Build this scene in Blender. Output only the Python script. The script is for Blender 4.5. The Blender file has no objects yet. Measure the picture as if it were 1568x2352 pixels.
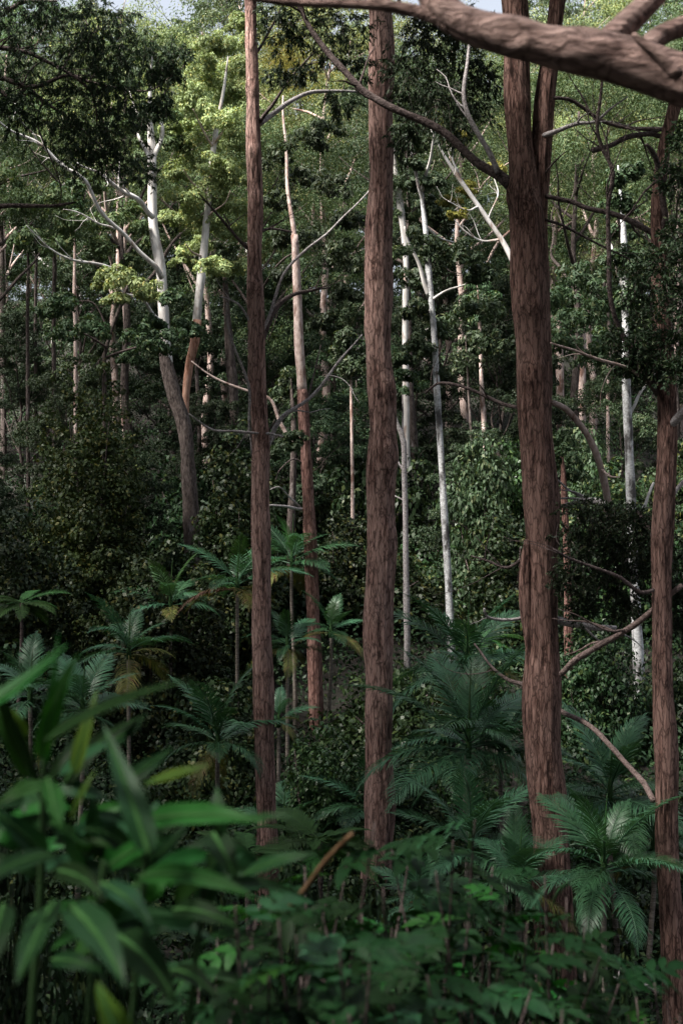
import bpy, math, random
import numpy as np
from mathutils import Vector, Matrix

R = math.radians
scene = bpy.context.scene
C = scene.collection

# ------------------------------------------------------------------ camera, sky, sun, exposure
ZC = 10.0                      # eye height above the datum; the gully floor is near z = 2
cam_d = bpy.data.cameras.new('camera')
cam = bpy.data.objects.new('camera', cam_d)
C.objects.link(cam)
cam.location = (0, 0, ZC)
cam.rotation_euler = (R(90), 0, 0)
cam_d.sensor_fit = 'VERTICAL'
cam_d.sensor_height = 36.0
cam_d.sensor_width = 24.0
cam_d.lens = 50.0
cam_d.clip_start = 0.05
cam_d.clip_end = 2000
cam_d.dof.use_dof = True
cam_d.dof.focus_distance = 26.0
cam_d.dof.aperture_fstop = 5.6
scene.camera = cam

SUN_EL, SUN_AZ = R(52), R(240)          # low on the left, a little behind the camera
world = bpy.data.worlds.new('World')
scene.world = world
world.use_nodes = True
wn = world.node_tree
sky = wn.nodes.new('ShaderNodeTexSky')
sky.sky_type = 'NISHITA'
sky.sun_disc = False
sky.sun_elevation = SUN_EL
sky.sun_rotation = SUN_AZ
sky.air_density = 1.0
sky.dust_density = 5.0
sky.ozone_density = 1.0
bg = wn.nodes['Background']
veil = wn.nodes.new('ShaderNodeMix')          # thin even overcast over the clear sky
veil.data_type = 'RGBA'
veil.inputs[0].default_value = 0.75
wn.links.new(sky.outputs[0], veil.inputs[6])
wtc = wn.nodes.new('ShaderNodeTexCoord')
wsep = wn.nodes.new('ShaderNodeSeparateXYZ')
wn.links.new(wtc.outputs['Generated'], wsep.inputs[0])
cie = wn.nodes.new('ShaderNodeMapRange')       # overcast sky: three times as bright overhead as at the horizon
cie.inputs[3].default_value, cie.inputs[4].default_value = 1 / 3, 1.0
wn.links.new(wsep.outputs[2], cie.inputs[0])
cloud = wn.nodes.new('ShaderNodeVectorMath')
cloud.operation = 'SCALE'
cloud.inputs[0].default_value = (8.6, 9.2, 10.3)
wn.links.new(cie.outputs[0], cloud.inputs['Scale'])
wn.links.new(cloud.outputs[0], veil.inputs[7])
wn.links.new(veil.outputs[2], bg.inputs[0])
bg.inputs[1].default_value = 0.05
sun_d = bpy.data.lights.new('sun', 'SUN')
sun_d.energy = 5.0
sun_d.angle = R(14)
sun_d.color = (1.0, 0.95, 0.87)
sun = bpy.data.objects.new('sun', sun_d)
C.objects.link(sun)
sv = Vector((math.sin(SUN_AZ) * math.cos(SUN_EL), math.cos(SUN_AZ) * math.cos(SUN_EL), math.sin(SUN_EL)))
sun.rotation_euler = sv.to_track_quat('Z', 'Y').to_euler()
scene.view_settings.view_transform = 'Standard'
scene.view_settings.look = 'None'
scene.view_settings.gamma = 1.0
scene.view_settings.exposure = 1.9
scene.cycles.max_bounces = 5
scene.cycles.diffuse_bounces = 2
scene.cycles.transmission_bounces = 3
scene.cycles.glossy_bounces = 2
scene.cycles.use_denoising = True

# ------------------------------------------------------------------ helpers
FW, FH = 24 / 50, 36 / 50


def P(px, py, Y):
    """A point of the place at depth Y seen at pixel (px, py) of a 1568 x 2352 frame."""
    return np.array(((px - 784) / 1568 * FW * Y, Y, ZC - (py - 1176) / 2352 * FH * Y))


def M(wpx, Y):
    return wpx / 1568 * FW * Y


_GY = np.array([-400, -30, 0, 2, 5, 10, 15, 20, 27, 38, 52, 70, 90, 105, 125, 300, 700.0])
_GZ = np.array([8.0, 8.2, 8.4, 8.1, 6.9, 4.2, 2.4, 1.8, 2.2, 4.4, 9.0, 14.0, 20.0, 23.0, 28.5, 28.0, 26.0])


def ground(x, y):
    x = np.asarray(x, float)
    y = np.asarray(y, float)
    z = np.interp(y, _GY, _GZ)
    bump = 0.35 * np.sin(x * 0.31 + y * 0.17) + 0.25 * np.sin(x * 0.63 - y * 0.41 + 1.3) + 0.12 * np.sin(x * 1.7 + y * 1.3)
    return z + bump * np.clip((np.abs(y) - 3) / 12, 0, 1)


def mesh_quads(name, V, Q, mat=None, smooth=False):
    V = np.asarray(V, np.float32)
    Q = np.asarray(Q, np.int32)
    me = bpy.data.meshes.new(name)
    me.vertices.add(len(V))
    me.vertices.foreach_set('co', V.ravel())
    me.loops.add(Q.size)
    me.loops.foreach_set('vertex_index', Q.ravel())
    me.polygons.add(len(Q))
    me.polygons.foreach_set('loop_start', np.arange(0, Q.size, 4, dtype=np.int32))
    if smooth:
        me.polygons.foreach_set('use_smooth', np.ones(len(Q), bool))
    me.update(calc_edges=True)
    if mat:
        me.materials.append(mat)
    return me


def link(name, me, parent=None):
    o = bpy.data.objects.new(name, me)
    C.objects.link(o)
    if parent:
        o.parent = parent
    return o


def tag(o, label, cat, group=None, kind=None):
    o['label'] = label
    o['category'] = cat
    if group:
        o['group'] = group
    if kind:
        o['kind'] = kind
    return o


def thing(name, label, cat, loc, group=None):
    o = bpy.data.objects.new(name, None)
    C.objects.link(o)
    o.location = tuple(float(a) for a in loc)
    o.empty_display_size = 0.3
    return tag(o, label, cat, group)


def part(name, V, Q, mat, parent, smooth=True):
    """A mesh given in world coordinates, as a child of an unrotated thing."""
    off = np.array(parent.location)
    return link(name, mesh_quads(name, np.asarray(V) - off, Q, mat, smooth), parent)


ORD = ['first', 'second', 'third', 'fourth', 'fifth', 'sixth', 'seventh', 'eighth', 'ninth', 'tenth', 'eleventh', 'twelfth',
       'thirteenth', 'fourteenth', 'fifteenth', 'sixteenth', 'seventeenth', 'eighteenth', 'nineteenth', 'twentieth']


def spline(pts, step):
    """Catmull-Rom through rows of numbers, resampled about every `step` metres of the first three columns."""
    p = np.asarray(pts, float)
    p = np.vstack([2 * p[0] - p[1], p, 2 * p[-1] - p[-2]])
    out = []
    for i in range(1, len(p) - 2):
        n = max(2, int(np.linalg.norm(p[i + 1, :3] - p[i, :3]) / step))
        t = np.linspace(0, 1, n, endpoint=False)[:, None]
        a, b, c, d = p[i - 1], p[i], p[i + 1], p[i + 2]
        out.append(0.5 * (2 * b + (c - a) * t + (2 * a - 5 * b + 4 * c - d) * t ** 2 + (3 * b - a - 3 * c + d) * t ** 3))
    out.append(p[-2][None])
    return np.vstack(out)


def tube(path, nseg=10, rough=0.0, rng=None, knots=(), furrow=0.0, close=True):
    """path rows: x y z r. Returns V, Q."""
    path = np.asarray(path, float)
    n = len(path)
    c, r = path[:, :3], np.maximum(path[:, 3], 1e-4)
    t = np.gradient(c, axis=0)
    t /= np.linalg.norm(t, axis=1)[:, None] + 1e-9
    ref = np.array((0.0, 1.0, 0.0))
    if abs(np.mean(t @ ref)) > 0.85:
        ref = np.array((1.0, 0.0, 0.0))
    u = ref - (t @ ref)[:, None] * t
    u /= np.linalg.norm(u, axis=1)[:, None] + 1e-9
    v = np.cross(t, u)
    th = np.arange(nseg) / nseg * 2 * math.pi
    rad = np.repeat(r[:, None], nseg, 1)
    s = np.concatenate([[0], np.cumsum(np.linalg.norm(np.diff(c, axis=0), axis=1))])
    if rng is not None and (rough or furrow):
        for k in range(1, 5):
            f = rng.uniform(0.6, 2.2) * k
            rad *= 1 + rough / k * np.sin(k * th[None] + f * s[:, None] / (r.mean() * 9) + rng.uniform(0, 6.28) + 1.3 * np.sin(s[:, None] * f * 0.7 + k))
        if furrow:
            for k in (7, 11, 13, 17):
                ph = np.cumsum(rng.normal(0, 0.12, n))
                am = 0.6 + 0.4 * np.sin(s * rng.uniform(1.5, 4) + rng.uniform(0, 6))
                rad *= 1 + furrow * (am * np.sin(k * th[None].T + ph + rng.uniform(0, 6))).T
    for (kz, kth, kr, ka) in knots:
        dth = (th[None] - kth + math.pi) % (2 * math.pi) - math.pi
        d2 = ((s[:, None] - kz) / kr) ** 2 + (dth * r[:, None] / kr) ** 2
        rad += ka * (np.exp(-d2) - 0.9 * np.exp(-d2 * 7))
    V = c[:, None] + rad[..., None] * (np.cos(th)[None, :, None] * u[:, None] + np.sin(th)[None, :, None] * v[:, None])
    V = V.reshape(-1, 3)
    i = np.arange(n - 1)[:, None] * nseg
    j = np.arange(nseg)[None]
    k = (j + 1) % nseg
    Q = np.stack([i + j, i + k, i + nseg + k, i + nseg + j], -1).reshape(-1, 4)
    if close:     # end caps: rings drawn in to a point
        for ring, cc in ((0, c[0] - t[0] * r[0] * 0.3), (n - 1, c[-1] + t[-1] * r[-1] * 0.3)):
            b = len(V)
            V = np.vstack([V, cc[None] + (V[ring * nseg:(ring + 1) * nseg] - c[ring]) * 0.02])
            jj = np.arange(nseg)
            kk = (jj + 1) % nseg
            q = np.stack([ring * nseg + jj, ring * nseg + kk, b + kk, b + jj], -1)
            Q = np.vstack([Q, q[:, ::-1] if ring == 0 else q])
    return V, Q


def join(parts):
    Vs, Qs, b = [], [], 0
    for V, Q in parts:
        Vs.append(V)
        Qs.append(np.asarray(Q) + b)
        b += len(V)
    return np.vstack(Vs), np.vstack(Qs)


def norm(a):
    return a / (np.linalg.norm(a, axis=-1, keepdims=True) + 1e-9)


def leaves(c, d, n, L, W, fold=0.0):
    """Diamond leaves: centre, axis, normal, length, width -> V, Q."""
    N = len(c)
    d = norm(d)
    s = norm(np.cross(d, n))
    nn = np.cross(s, d)
    L = np.broadcast_to(L, N)[:, None]
    W = np.broadcast_to(W, N)[:, None]
    V = np.empty((N, 4, 3))
    V[:, 0] = c - d * L * 0.5
    V[:, 1] = c - d * L * 0.06 + s * W * 0.5 + nn * W * fold
    V[:, 2] = c + d * L * 0.5 - nn * L * 0.08
    V[:, 3] = c - d * L * 0.06 - s * W * 0.5 + nn * W * fold
    return V.reshape(-1, 3), np.arange(N * 4).reshape(N, 4)


def domes(rng, CC, RR, per, L, W, flat=0.75, droop=0.6, low=-0.25, fold=0.12, shell=0.55):
    """Leaf domes: CC centres (k,3), RR radii (k); leaves lie on and just under each dome's skin."""
    k = len(CC)
    N = k * per
    C2 = np.repeat(CC, per, 0)
    R2 = np.repeat(RR, per)[:, None]
    z = rng.uniform(low, 1, N)
    a = rng.uniform(0, 2 * math.pi, N)
    q = np.sqrt(np.maximum(0, 1 - z * z))
    u = np.stack([q * np.cos(a), q * np.sin(a), z], 1)
    rr = shell + (1 - shell) * rng.random((N, 1)) ** 0.5 + rng.normal(0, 0.06, (N, 1))
    pos = C2 + u * R2 * rr * np.array((1, 1, flat))
    n = norm(u * 0.9 + rng.normal(0, 0.36, (N, 3)) + np.array((0, 0, 0.3)))
    d = rng.normal(0, 0.6, (N, 3)) + np.array((0, 0, -droop)) + u * 0.4
    d = d - (d * n).sum(1, keepdims=True) * n
    s = rng.uniform(0.7, 1.25, N)
    return leaves(pos, d, n, L * s, W * s, fold)


def clumps_to_crown(rng, cc, rr, sub=11, per=80, L=0.2, W=0.075, flat=0.72, droop=0.6, subr=0.42, low=-0.2):
    """Big clumps broken into sub-domes (a cauliflower outline), then leaves."""
    cc = np.asarray(cc, float)
    rr = np.asarray(rr, float)
    k = len(cc)
    z = rng.uniform(-0.35, 1, k * sub)
    a = rng.uniform(0, 2 * math.pi, k * sub)
    q = np.sqrt(1 - z * z)
    u = np.stack([q * np.cos(a), q * np.sin(a), z], 1)
    R2 = np.repeat(rr, sub)
    S = np.repeat(cc, sub, 0) + u * (R2 * rng.uniform(0.35, 0.95, k * sub))[:, None] * np.array((1.1, 1.1, flat))
    sr = R2 * subr * rng.uniform(0.65, 1.25, k * sub)
    return domes(rng, S, sr, per, L, W, flat=0.8, droop=droop, low=low)


# ------------------------------------------------------------------ materials
def nodes_of(name):
    m = bpy.data.materials.new(name)
    m.use_nodes = True
    nt = m.node_tree
    nt.nodes.clear()
    out = nt.nodes.new('ShaderNodeOutputMaterial')
    return m, nt, out


def ramp(nt, fac, stops):
    r = nt.nodes.new('ShaderNodeValToRGB')
    e = r.color_ramp.elements
    while len(e) < len(stops):
        e.new(0.5)
    for el, (p, c) in zip(e, stops):
        el.position = p
        el.color = (*c, 1)
    nt.links.new(fac, r.inputs[0])
    return r.outputs[0]


def noise(nt, vec, scale, detail=4, rough=0.55, dist=0.0):
    t = nt.nodes.new('ShaderNodeTexNoise')
    t.inputs['Scale'].default_value = scale
    t.inputs['Detail'].default_value = detail
    t.inputs['Roughness'].default_value = rough
    t.inputs['Distortion'].default_value = dist
    nt.links.new(vec, t.inputs['Vector'])
    return t.outputs['Fac']


def mapping(nt, src, scale=(1, 1, 1), loc=None):
    m = nt.nodes.new('ShaderNodeMapping')
    m.inputs['Scale'].default_value = scale
    if loc:
        m.inputs['Location'].default_value = loc
    nt.links.new(src, m.inputs['Vector'])
    return m.outputs[0]


def mixc(nt, fac, a, b, mode='MIX'):
    m = nt.nodes.new('ShaderNodeMix')
    m.data_type = 'RGBA'
    m.blend_type = mode
    for sock, val in ((m.inputs[0], fac), (m.inputs[6], a), (m.inputs[7], b)):
        if hasattr(val, 'is_linked'):
            nt.links.new(val, sock)
        elif isinstance(val, (int, float)):
            sock.default_value = val
        else:
            sock.default_value = (*val, 1)
    return m.outputs[2]


def leaf_mat(name, a, b, c=None, rough=0.6, trans=0.22, spec=0.15, vary=0.25, patch=0.35, veins=False):
    """a-b: leaf to leaf; c: a share of odd leaves (yellowing, brown)."""
    m, nt, out = nodes_of(name)
    geo = nt.nodes.new('ShaderNodeNewGeometry')
    rnd = geo.outputs['Random Per Island']
    col = ramp(nt, rnd, [(0.0, a), (0.85, b), (0.93, c or b)] if c else [(0.0, a), (1.0, b)])
    tc = nt.nodes.new('ShaderNodeTexCoord')
    pn = noise(nt, tc.outputs['Object'], patch, 2)
    oi = nt.nodes.new('ShaderNodeObjectInfo')      # each tree or frond has its own tone
    hsv = nt.nodes.new('ShaderNodeHueSaturation')
    nt.links.new(col, hsv.inputs['Color'])
    mr = nt.nodes.new('ShaderNodeMapRange')
    mr.inputs[1].default_value, mr.inputs[2].default_value = 0.3, 0.7
    mr.inputs[3].default_value, mr.inputs[4].default_value = 1 - vary, 1 + vary
    nt.links.new(pn, mr.inputs[0])
    mo = nt.nodes.new('ShaderNodeMapRange')
    mo.inputs[3].default_value, mo.inputs[4].default_value = 0.7, 1.3
    nt.links.new(oi.outputs['Random'], mo.inputs[0])
    mm = nt.nodes.new('ShaderNodeMath')
    mm.operation = 'MULTIPLY'
    nt.links.new(mr.outputs[0], mm.inputs[0])
    nt.links.new(mo.outputs[0], mm.inputs[1])
    nt.links.new(mm.outputs[0], hsv.inputs['Value'])
    mh = nt.nodes.new('ShaderNodeMapRange')
    mh.inputs[3].default_value, mh.inputs[4].default_value = 0.5 - 0.02, 0.5 + 0.02
    nt.links.new(oi.outputs['Random'], mh.inputs[0])
    nt.links.new(mh.outputs[0], hsv.inputs['Hue'])
    col = hsv.outputs[0]
    p = nt.nodes.new('ShaderNodeBsdfPrincipled')
    nt.links.new(col, p.inputs['Base Color'])
    p.inputs['Roughness'].default_value = rough
    p.inputs['Specular IOR Level'].default_value = spec
    tr = nt.nodes.new('ShaderNodeBsdfTranslucent')
    tcx = mixc(nt, 1.0, col, (1.0, 1.0, 0.45), 'MULTIPLY')
    nt.links.new(tcx, tr.inputs[0])
    mx = nt.nodes.new('ShaderNodeMixShader')
    mx.inputs[0].default_value = trans
    nt.links.new(p.outputs[0], mx.inputs[1])
    nt.links.new(tr.outputs[0], mx.inputs[2])
    nt.links.new(mx.outputs[0], out.inputs[0])
    return m


def bark_mat(name, dark, mid, light, fx=15.0, fz=1.5, patch=None, patch_at=0.55, bump=0.9, grey=None, axis='z', fissure=0.0):
    """Stringy bark: streaks along the stem, broad weathered patches, relief."""
    m, nt, out = nodes_of(name)
    tc = nt.nodes.new('ShaderNodeTexCoord')
    o = tc.outputs['Object']
    def sc3(a, b):
        return (a, a, b) if axis == 'z' else (b, a, a)
    v1 = mapping(nt, o, sc3(fx, fz))
    n1 = noise(nt, v1, 1.0, 7, 0.72, 0.35)
    n2 = noise(nt, mapping(nt, o, sc3(fx * 2.2, fz * 2.5)), 1.0, 3, 0.6)
    n3 = noise(nt, mapping(nt, o, (1.5, 1.5, 0.7)), 1.0, 4, 0.6)
    col = ramp(nt, n1, [(0.4, dark), (0.465, mid), (0.62, light)])
    col = mixc(nt, 0.4, col, ramp(nt, n2, [(0.4, dark), (0.6, light)]))
    if grey:
        col = mixc(nt, ramp(nt, n3, [(0.45, (0, 0, 0)), (0.62, (0.7, 0.7, 0.7))]), col, grey, 'MIX')
        col = mixc(nt, ramp(nt, n1, [(0.36, (0.8, 0.8, 0.8)), (0.46, (0, 0, 0))]), col, dark)
    if patch:
        col = mixc(nt, ramp(nt, noise(nt, mapping(nt, o, (2.2, 2.2, 0.9), (5, 2, 8)), 1.0, 5, 0.65),
                            [(patch_at, (0, 0, 0)), (patch_at + 0.08, (0.9, 0.9, 0.9))]), col, patch)
    if fissure:          # long cracks between strips of bark
        vo = nt.nodes.new('ShaderNodeTexVoronoi')
        vo.feature = 'DISTANCE_TO_EDGE'
        vo.inputs['Scale'].default_value = 1.0
        wob = nt.nodes.new('ShaderNodeVectorMath')
        wob.operation = 'MULTIPLY_ADD'
        nz = nt.nodes.new('ShaderNodeTexNoise')
        nz.inputs['Scale'].default_value = 9.0
        nt.links.new(o, nz.inputs['Vector'])
        nt.links.new(nz.outputs['Color'], wob.inputs[0])
        wob.inputs[1].default_value = (0.07, 0.07, 0.07)
        nt.links.new(o, wob.inputs[2])
        nt.links.new(mapping(nt, wob.outputs[0], sc3(fx * 1.1, fz * 1.7)), vo.inputs['Vector'])
        crack = ramp(nt, vo.outputs['Distance'], [(0.0, (fissure,) * 3), (0.13, (0, 0, 0))])
        col = mixc(nt, crack, col, dark)
    p = nt.nodes.new('ShaderNodeBsdfPrincipled')
    nt.links.new(col, p.inputs['Base Color'])
    p.inputs['Roughness'].default_value = 0.9
    p.inputs['Specular IOR Level'].default_value = 0.2
    b = nt.nodes.new('ShaderNodeBump')
    b.inputs['Strength'].default_value = bump
    b.inputs['Distance'].default_value = 0.05
    add = nt.nodes.new('ShaderNodeMath')
    nt.links.new(n1, add.inputs[0])
    nt.links.new(n2, add.inputs[1])
    nt.links.new(add.outputs[0], b.inputs['Height'])
    nt.links.new(b.outputs[0], p.inputs['Normal'])
    nt.links.new(p.outputs[0], out.inputs[0])
    return m


MAT = {}
# brown fibrous barks
MAT['bark'] = bark_mat('brown_fibrous_bark', (0.025, 0.012, 0.01), (0.235, 0.122, 0.1), (0.52, 0.345, 0.305), grey=(0.38, 0.255, 0.224), fissure=0.75)
MAT['bark_dark'] = bark_mat('dark_brown_fibrous_bark', (0.018, 0.008, 0.006), (0.145, 0.07, 0.056), (0.36, 0.225, 0.19), grey=(0.24, 0.15, 0.128), fissure=0.75)
MAT['bark_red'] = bark_mat('red_stringy_bark', (0.035, 0.015, 0.012), (0.16, 0.078, 0.063), (0.32, 0.19, 0.165), fx=12, fissure=0.8)
MAT['bark_grey'] = bark_mat('grey_rough_bark', (0.014, 0.01, 0.009), (0.06, 0.044, 0.04), (0.16, 0.13, 0.12), fx=12, fz=3, patch=(0.24, 0.21, 0.21), patch_at=0.63)
# smooth pale barks
MAT['white'] = bark_mat('smooth_white_bark', (0.3, 0.27, 0.25), (0.5, 0.47, 0.45), (0.62, 0.6, 0.59), fx=3, fz=0.8, patch=(0.26, 0.19, 0.16), patch_at=0.55, bump=0.1)
MAT['white_fleck'] = bark_mat('flecked_white_bark', (0.22, 0.21, 0.21), (0.46, 0.46, 0.47), (0.62, 0.63, 0.65), fx=6, fz=9, patch=(0.05, 0.045, 0.045), patch_at=0.53, bump=0.2)
MAT['pink'] = bark_mat('pale_pink_bark', (0.2, 0.13, 0.11), (0.4, 0.3, 0.27), (0.56, 0.46, 0.43), fx=7, fz=3, patch=(0.16, 0.09, 0.07), patch_at=0.56, bump=0.3)
MAT['orange'] = bark_mat('orange_peeling_bark', (0.08, 0.035, 0.022), (0.27, 0.125, 0.078), (0.42, 0.26, 0.2), fx=7, fz=1.5, bump=0.4)
MAT['dead'] = bark_mat('grey_dead_wood', (0.12, 0.1, 0.1), (0.3, 0.27, 0.27), (0.48, 0.45, 0.46), fx=14, fz=14, bump=0.4)
MAT['dead_brown'] = bark_mat('brown_dead_wood', (0.06, 0.042, 0.038), (0.15, 0.105, 0.095), (0.27, 0.205, 0.19), fx=16, fz=16, bump=0.5)
MAT['twig'] = bark_mat('dark_branch_bark', (0.018, 0.012, 0.012), (0.07, 0.05, 0.048), (0.16, 0.125, 0.12), fx=14, fz=14, bump=0.5)
MAT['limb'] = bark_mat('weathered_limb_bark', (0.05, 0.026, 0.022), (0.26, 0.152, 0.128), (0.54, 0.38, 0.335), fx=24, fz=5, grey=(0.4, 0.28, 0.25), bump=1.0, axis='x', fissure=0.6)
MAT['palm_stem'] = bark_mat('ringed_palm_stem', (0.06, 0.05, 0.045), (0.14, 0.12, 0.1), (0.24, 0.21, 0.19), fx=3, fz=22, bump=0.4)
# foliage
MAT['gum'] = leaf_mat('gum_leaves', (0.066, 0.108, 0.05), (0.095, 0.145, 0.068), (0.14, 0.16, 0.07), rough=0.6)
MAT['gum_pale'] = leaf_mat('pale_gum_leaves', (0.16, 0.2, 0.09), (0.24, 0.285, 0.13), (0.32, 0.29, 0.11), vary=0.3)
MAT['gum_yellow'] = leaf_mat('yellowing_gum_leaves', (0.13, 0.13, 0.03), (0.22, 0.2, 0.05), (0.3, 0.22, 0.06))
MAT['gum_deep'] = leaf_mat('deep_green_gum_leaves', (0.022, 0.045, 0.019), (0.045, 0.075, 0.034), (0.075, 0.090, 0.038), spec=0.3)
MAT['gum_dark'] = leaf_mat('dark_gum_leaves', (0.012, 0.026, 0.012), (0.027, 0.048, 0.021), (0.045, 0.058, 0.022), trans=0.15, spec=0.25)
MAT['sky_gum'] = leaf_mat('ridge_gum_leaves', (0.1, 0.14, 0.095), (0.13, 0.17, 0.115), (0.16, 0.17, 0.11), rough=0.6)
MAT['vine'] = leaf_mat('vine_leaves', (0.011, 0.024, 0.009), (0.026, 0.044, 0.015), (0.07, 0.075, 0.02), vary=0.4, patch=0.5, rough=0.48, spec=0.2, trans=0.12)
MAT['vine_painted_lit'] = leaf_mat('vine_leaves_painted_lit', (0.022, 0.044, 0.014), (0.05, 0.08, 0.024), (0.11, 0.115, 0.03), vary=0.45, patch=0.5, rough=0.48, spec=0.2, trans=0.15)  # brighter copy of the vine colour; the lit look is in the leaves
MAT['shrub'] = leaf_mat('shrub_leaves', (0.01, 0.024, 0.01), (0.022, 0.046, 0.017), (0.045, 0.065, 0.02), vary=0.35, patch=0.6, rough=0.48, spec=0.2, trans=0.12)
MAT['shrub_fresh'] = leaf_mat('fresh_shrub_leaves', (0.020, 0.048, 0.018), (0.040, 0.085, 0.025), (0.060, 0.100, 0.025), vary=0.3, rough=0.42, spec=0.32, trans=0.12)  # lighter, glossier green of fresh leaves
MAT['palm'] = leaf_mat('palm_leaflets', (0.024, 0.076, 0.034), (0.05, 0.13, 0.062), vary=0.3, patch=1.5, rough=0.42, spec=0.35)
MAT['palm_fresh'] = leaf_mat('young_palm_leaflets', (0.027, 0.072, 0.021), (0.042, 0.102, 0.027), rough=0.4, spec=0.45, patch=1.5)
MAT['palm_old'] = leaf_mat('yellowing_palm_leaflets', (0.070, 0.087, 0.028), (0.133, 0.126, 0.038), (0.168, 0.112, 0.056), rough=0.5, patch=1.5)
MAT['palm_dead'] = leaf_mat('dead_palm_leaflets', (0.084, 0.049, 0.028), (0.154, 0.098, 0.063), rough=0.7, trans=0.1)
MAT['fern'] = leaf_mat('fern_leaflets', (0.024, 0.066, 0.018), (0.042, 0.102, 0.027), vary=0.3, patch=1.5)
MAT['ginger'] = leaf_mat('broad_leaf_green', (0.0145, 0.0725, 0.0112), (0.0201, 0.0921, 0.0140), rough=0.5, spec=0.15, trans=0.3, vary=0.18, patch=6)
MAT['ginger_blue'] = leaf_mat('broad_leaf_blue_green', (0.0096, 0.0422, 0.0134), (0.0130, 0.0528, 0.0163), rough=0.5, spec=0.18, trans=0.2, vary=0.18, patch=6)
MAT['ginger_dark'] = leaf_mat('broad_leaf_dark', (0.0048, 0.0204, 0.0048), (0.0072, 0.0276, 0.0060), rough=0.55, spec=0.1, trans=0.2, vary=0.2, patch=6)
MAT['ginger_yellow'] = leaf_mat('broad_leaf_yellow_green', (0.0607, 0.1072, 0.0142), (0.0743, 0.1253, 0.0165), rough=0.45, trans=0.35, vary=0.15, patch=6)
MAT['stem_green'] = bark_mat('green_stem', (0.008, 0.024, 0.006), (0.014, 0.04, 0.01), (0.022, 0.055, 0.016), fx=20, fz=4, bump=0.1)
MAT['rib'] = bark_mat('pale_leaf_rib', (0.02, 0.07, 0.015), (0.03, 0.09, 0.02), (0.04, 0.11, 0.03), fx=20, fz=4, bump=0.1)
MAT['stem_tan'] = bark_mat('tan_stem', (0.05, 0.025, 0.01), (0.1, 0.055, 0.026), (0.16, 0.1, 0.055), fx=40, fz=10, bump=0.2)


def ground_material():
    m, nt, out = nodes_of('leaf_litter')
    tc = nt.nodes.new('ShaderNodeTexCoord')
    n1 = noise(nt, tc.outputs['Object'], 6.0, 6, 0.7)
    n2 = noise(nt, tc.outputs['Object'], 0.4, 3)
    col = ramp(nt, n1, [(0.3, (0.005, 0.004, 0.003)), (0.55, (0.015, 0.011, 0.008)), (0.75, (0.035, 0.024, 0.017))])
    col = mixc(nt, ramp(nt, n2, [(0.45, (0, 0, 0)), (0.6, (0.7, 0.7, 0.7))]), col, (0.008, 0.012, 0.005))
    p = nt.nodes.new('ShaderNodeBsdfPrincipled')
    p.inputs['Roughness'].default_value = 0.95
    nt.links.new(col, p.inputs['Base Color'])
    b = nt.nodes.new('ShaderNodeBump')
    b.inputs['Distance'].default_value = 0.08
    nt.links.new(n1, b.inputs['Height'])
    nt.links.new(b.outputs[0], p.inputs['Normal'])
    nt.links.new(p.outputs[0], out.inputs[0])
    return m


# ------------------------------------------------------------------ the ground: one sheet, gully and far slope
def make_ground():
    xs = np.unique(np.concatenate([np.linspace(-600, -40, 25), np.linspace(-40, 40, 81), np.linspace(40, 600, 25)]))
    ys = np.unique(np.concatenate([np.linspace(-400, -6, 20), np.linspace(-6, 60, 89), np.linspace(60, 140, 41), np.linspace(140, 700, 20)]))
    X, Y = np.meshgrid(xs, ys, indexing='ij')
    V = np.stack([X, Y, ground(X, Y)], -1).reshape(-1, 3)
    i = np.arange(len(xs) - 1)[:, None] * len(ys)
    j = np.arange(len(ys) - 1)[None]
    Q = np.stack([i + j, i + len(ys) + j, i + len(ys) + j + 1, i + j + 1], -1).reshape(-1, 4)
    o = link('ground', mesh_quads('ground', V, Q, ground_material(), True))
    o['label'] = 'dark leaf littered gully floor and slope'
    o['kind'] = 'structure'


make_ground()


# ------------------------------------------------------------------ trunks and branches from picture measurements
def px_path(pts, Y, dY=0.0, step=0.12, rng=None, wob=0.0):
    """pts rows (px, py, width px); dY: depth gained towards the last point."""
    rows = []
    for i, (px, py, w) in enumerate(pts):
        yy = Y + dY * i / max(1, len(pts) - 1)
        rows.append((*P(px, py, yy), M(w, yy) / 2))
    path = spline(rows, step)
    if rng is not None and wob:
        n = len(path)
        t = np.arange(n)
        for a in range(3):
            path[:, a] += wob * np.sin(t * rng.uniform(0.15, 0.5) + rng.uniform(0, 6)) * np.minimum(t, 4) / 4
    path[:, 3] = np.maximum(path[:, 3], 0.004)
    return path


def add_branch(tree, pts, Y, dY=0.0, mat='twig', name='branch', wob=0.02, seed=1, seg=8, twigs=0):
    rng = np.random.default_rng(seed)
    path = px_path(pts, Y, dY, 0.1, rng, wob)
    bits = [tube(path, seg, 0.09, rng)]
    for k in range(twigs):       # fine side shoots
        i = int(rng.uniform(0.35, 0.98) * (len(path) - 1))
        p0, r0 = path[i, :3], path[i, 3]
        tdir = norm((path[min(i + 1, len(path) - 1), :3] - path[max(i - 1, 0), :3])[None])[0]
        d = norm((tdir * 0.7 + rng.normal(0, 0.6, 3) + np.array((0, 0, 0.15)))[None])[0]
        L = rng.uniform(0.4, 1.3)
        q = [np.append(p0, r0 * 0.5)]
        for j in range(1, 5):
            d = norm((d + rng.normal(0, 0.2, 3))[None])[0]
            q.append(np.append(q[-1][:3] + d * L / 4, max(0.004, r0 * 0.5 * (1 - j / 5))))
        bits.append(tube(spline(q, 0.1), 5))
    V, Q = join(bits)
    return part(name, V, Q, MAT[mat], tree)


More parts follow.
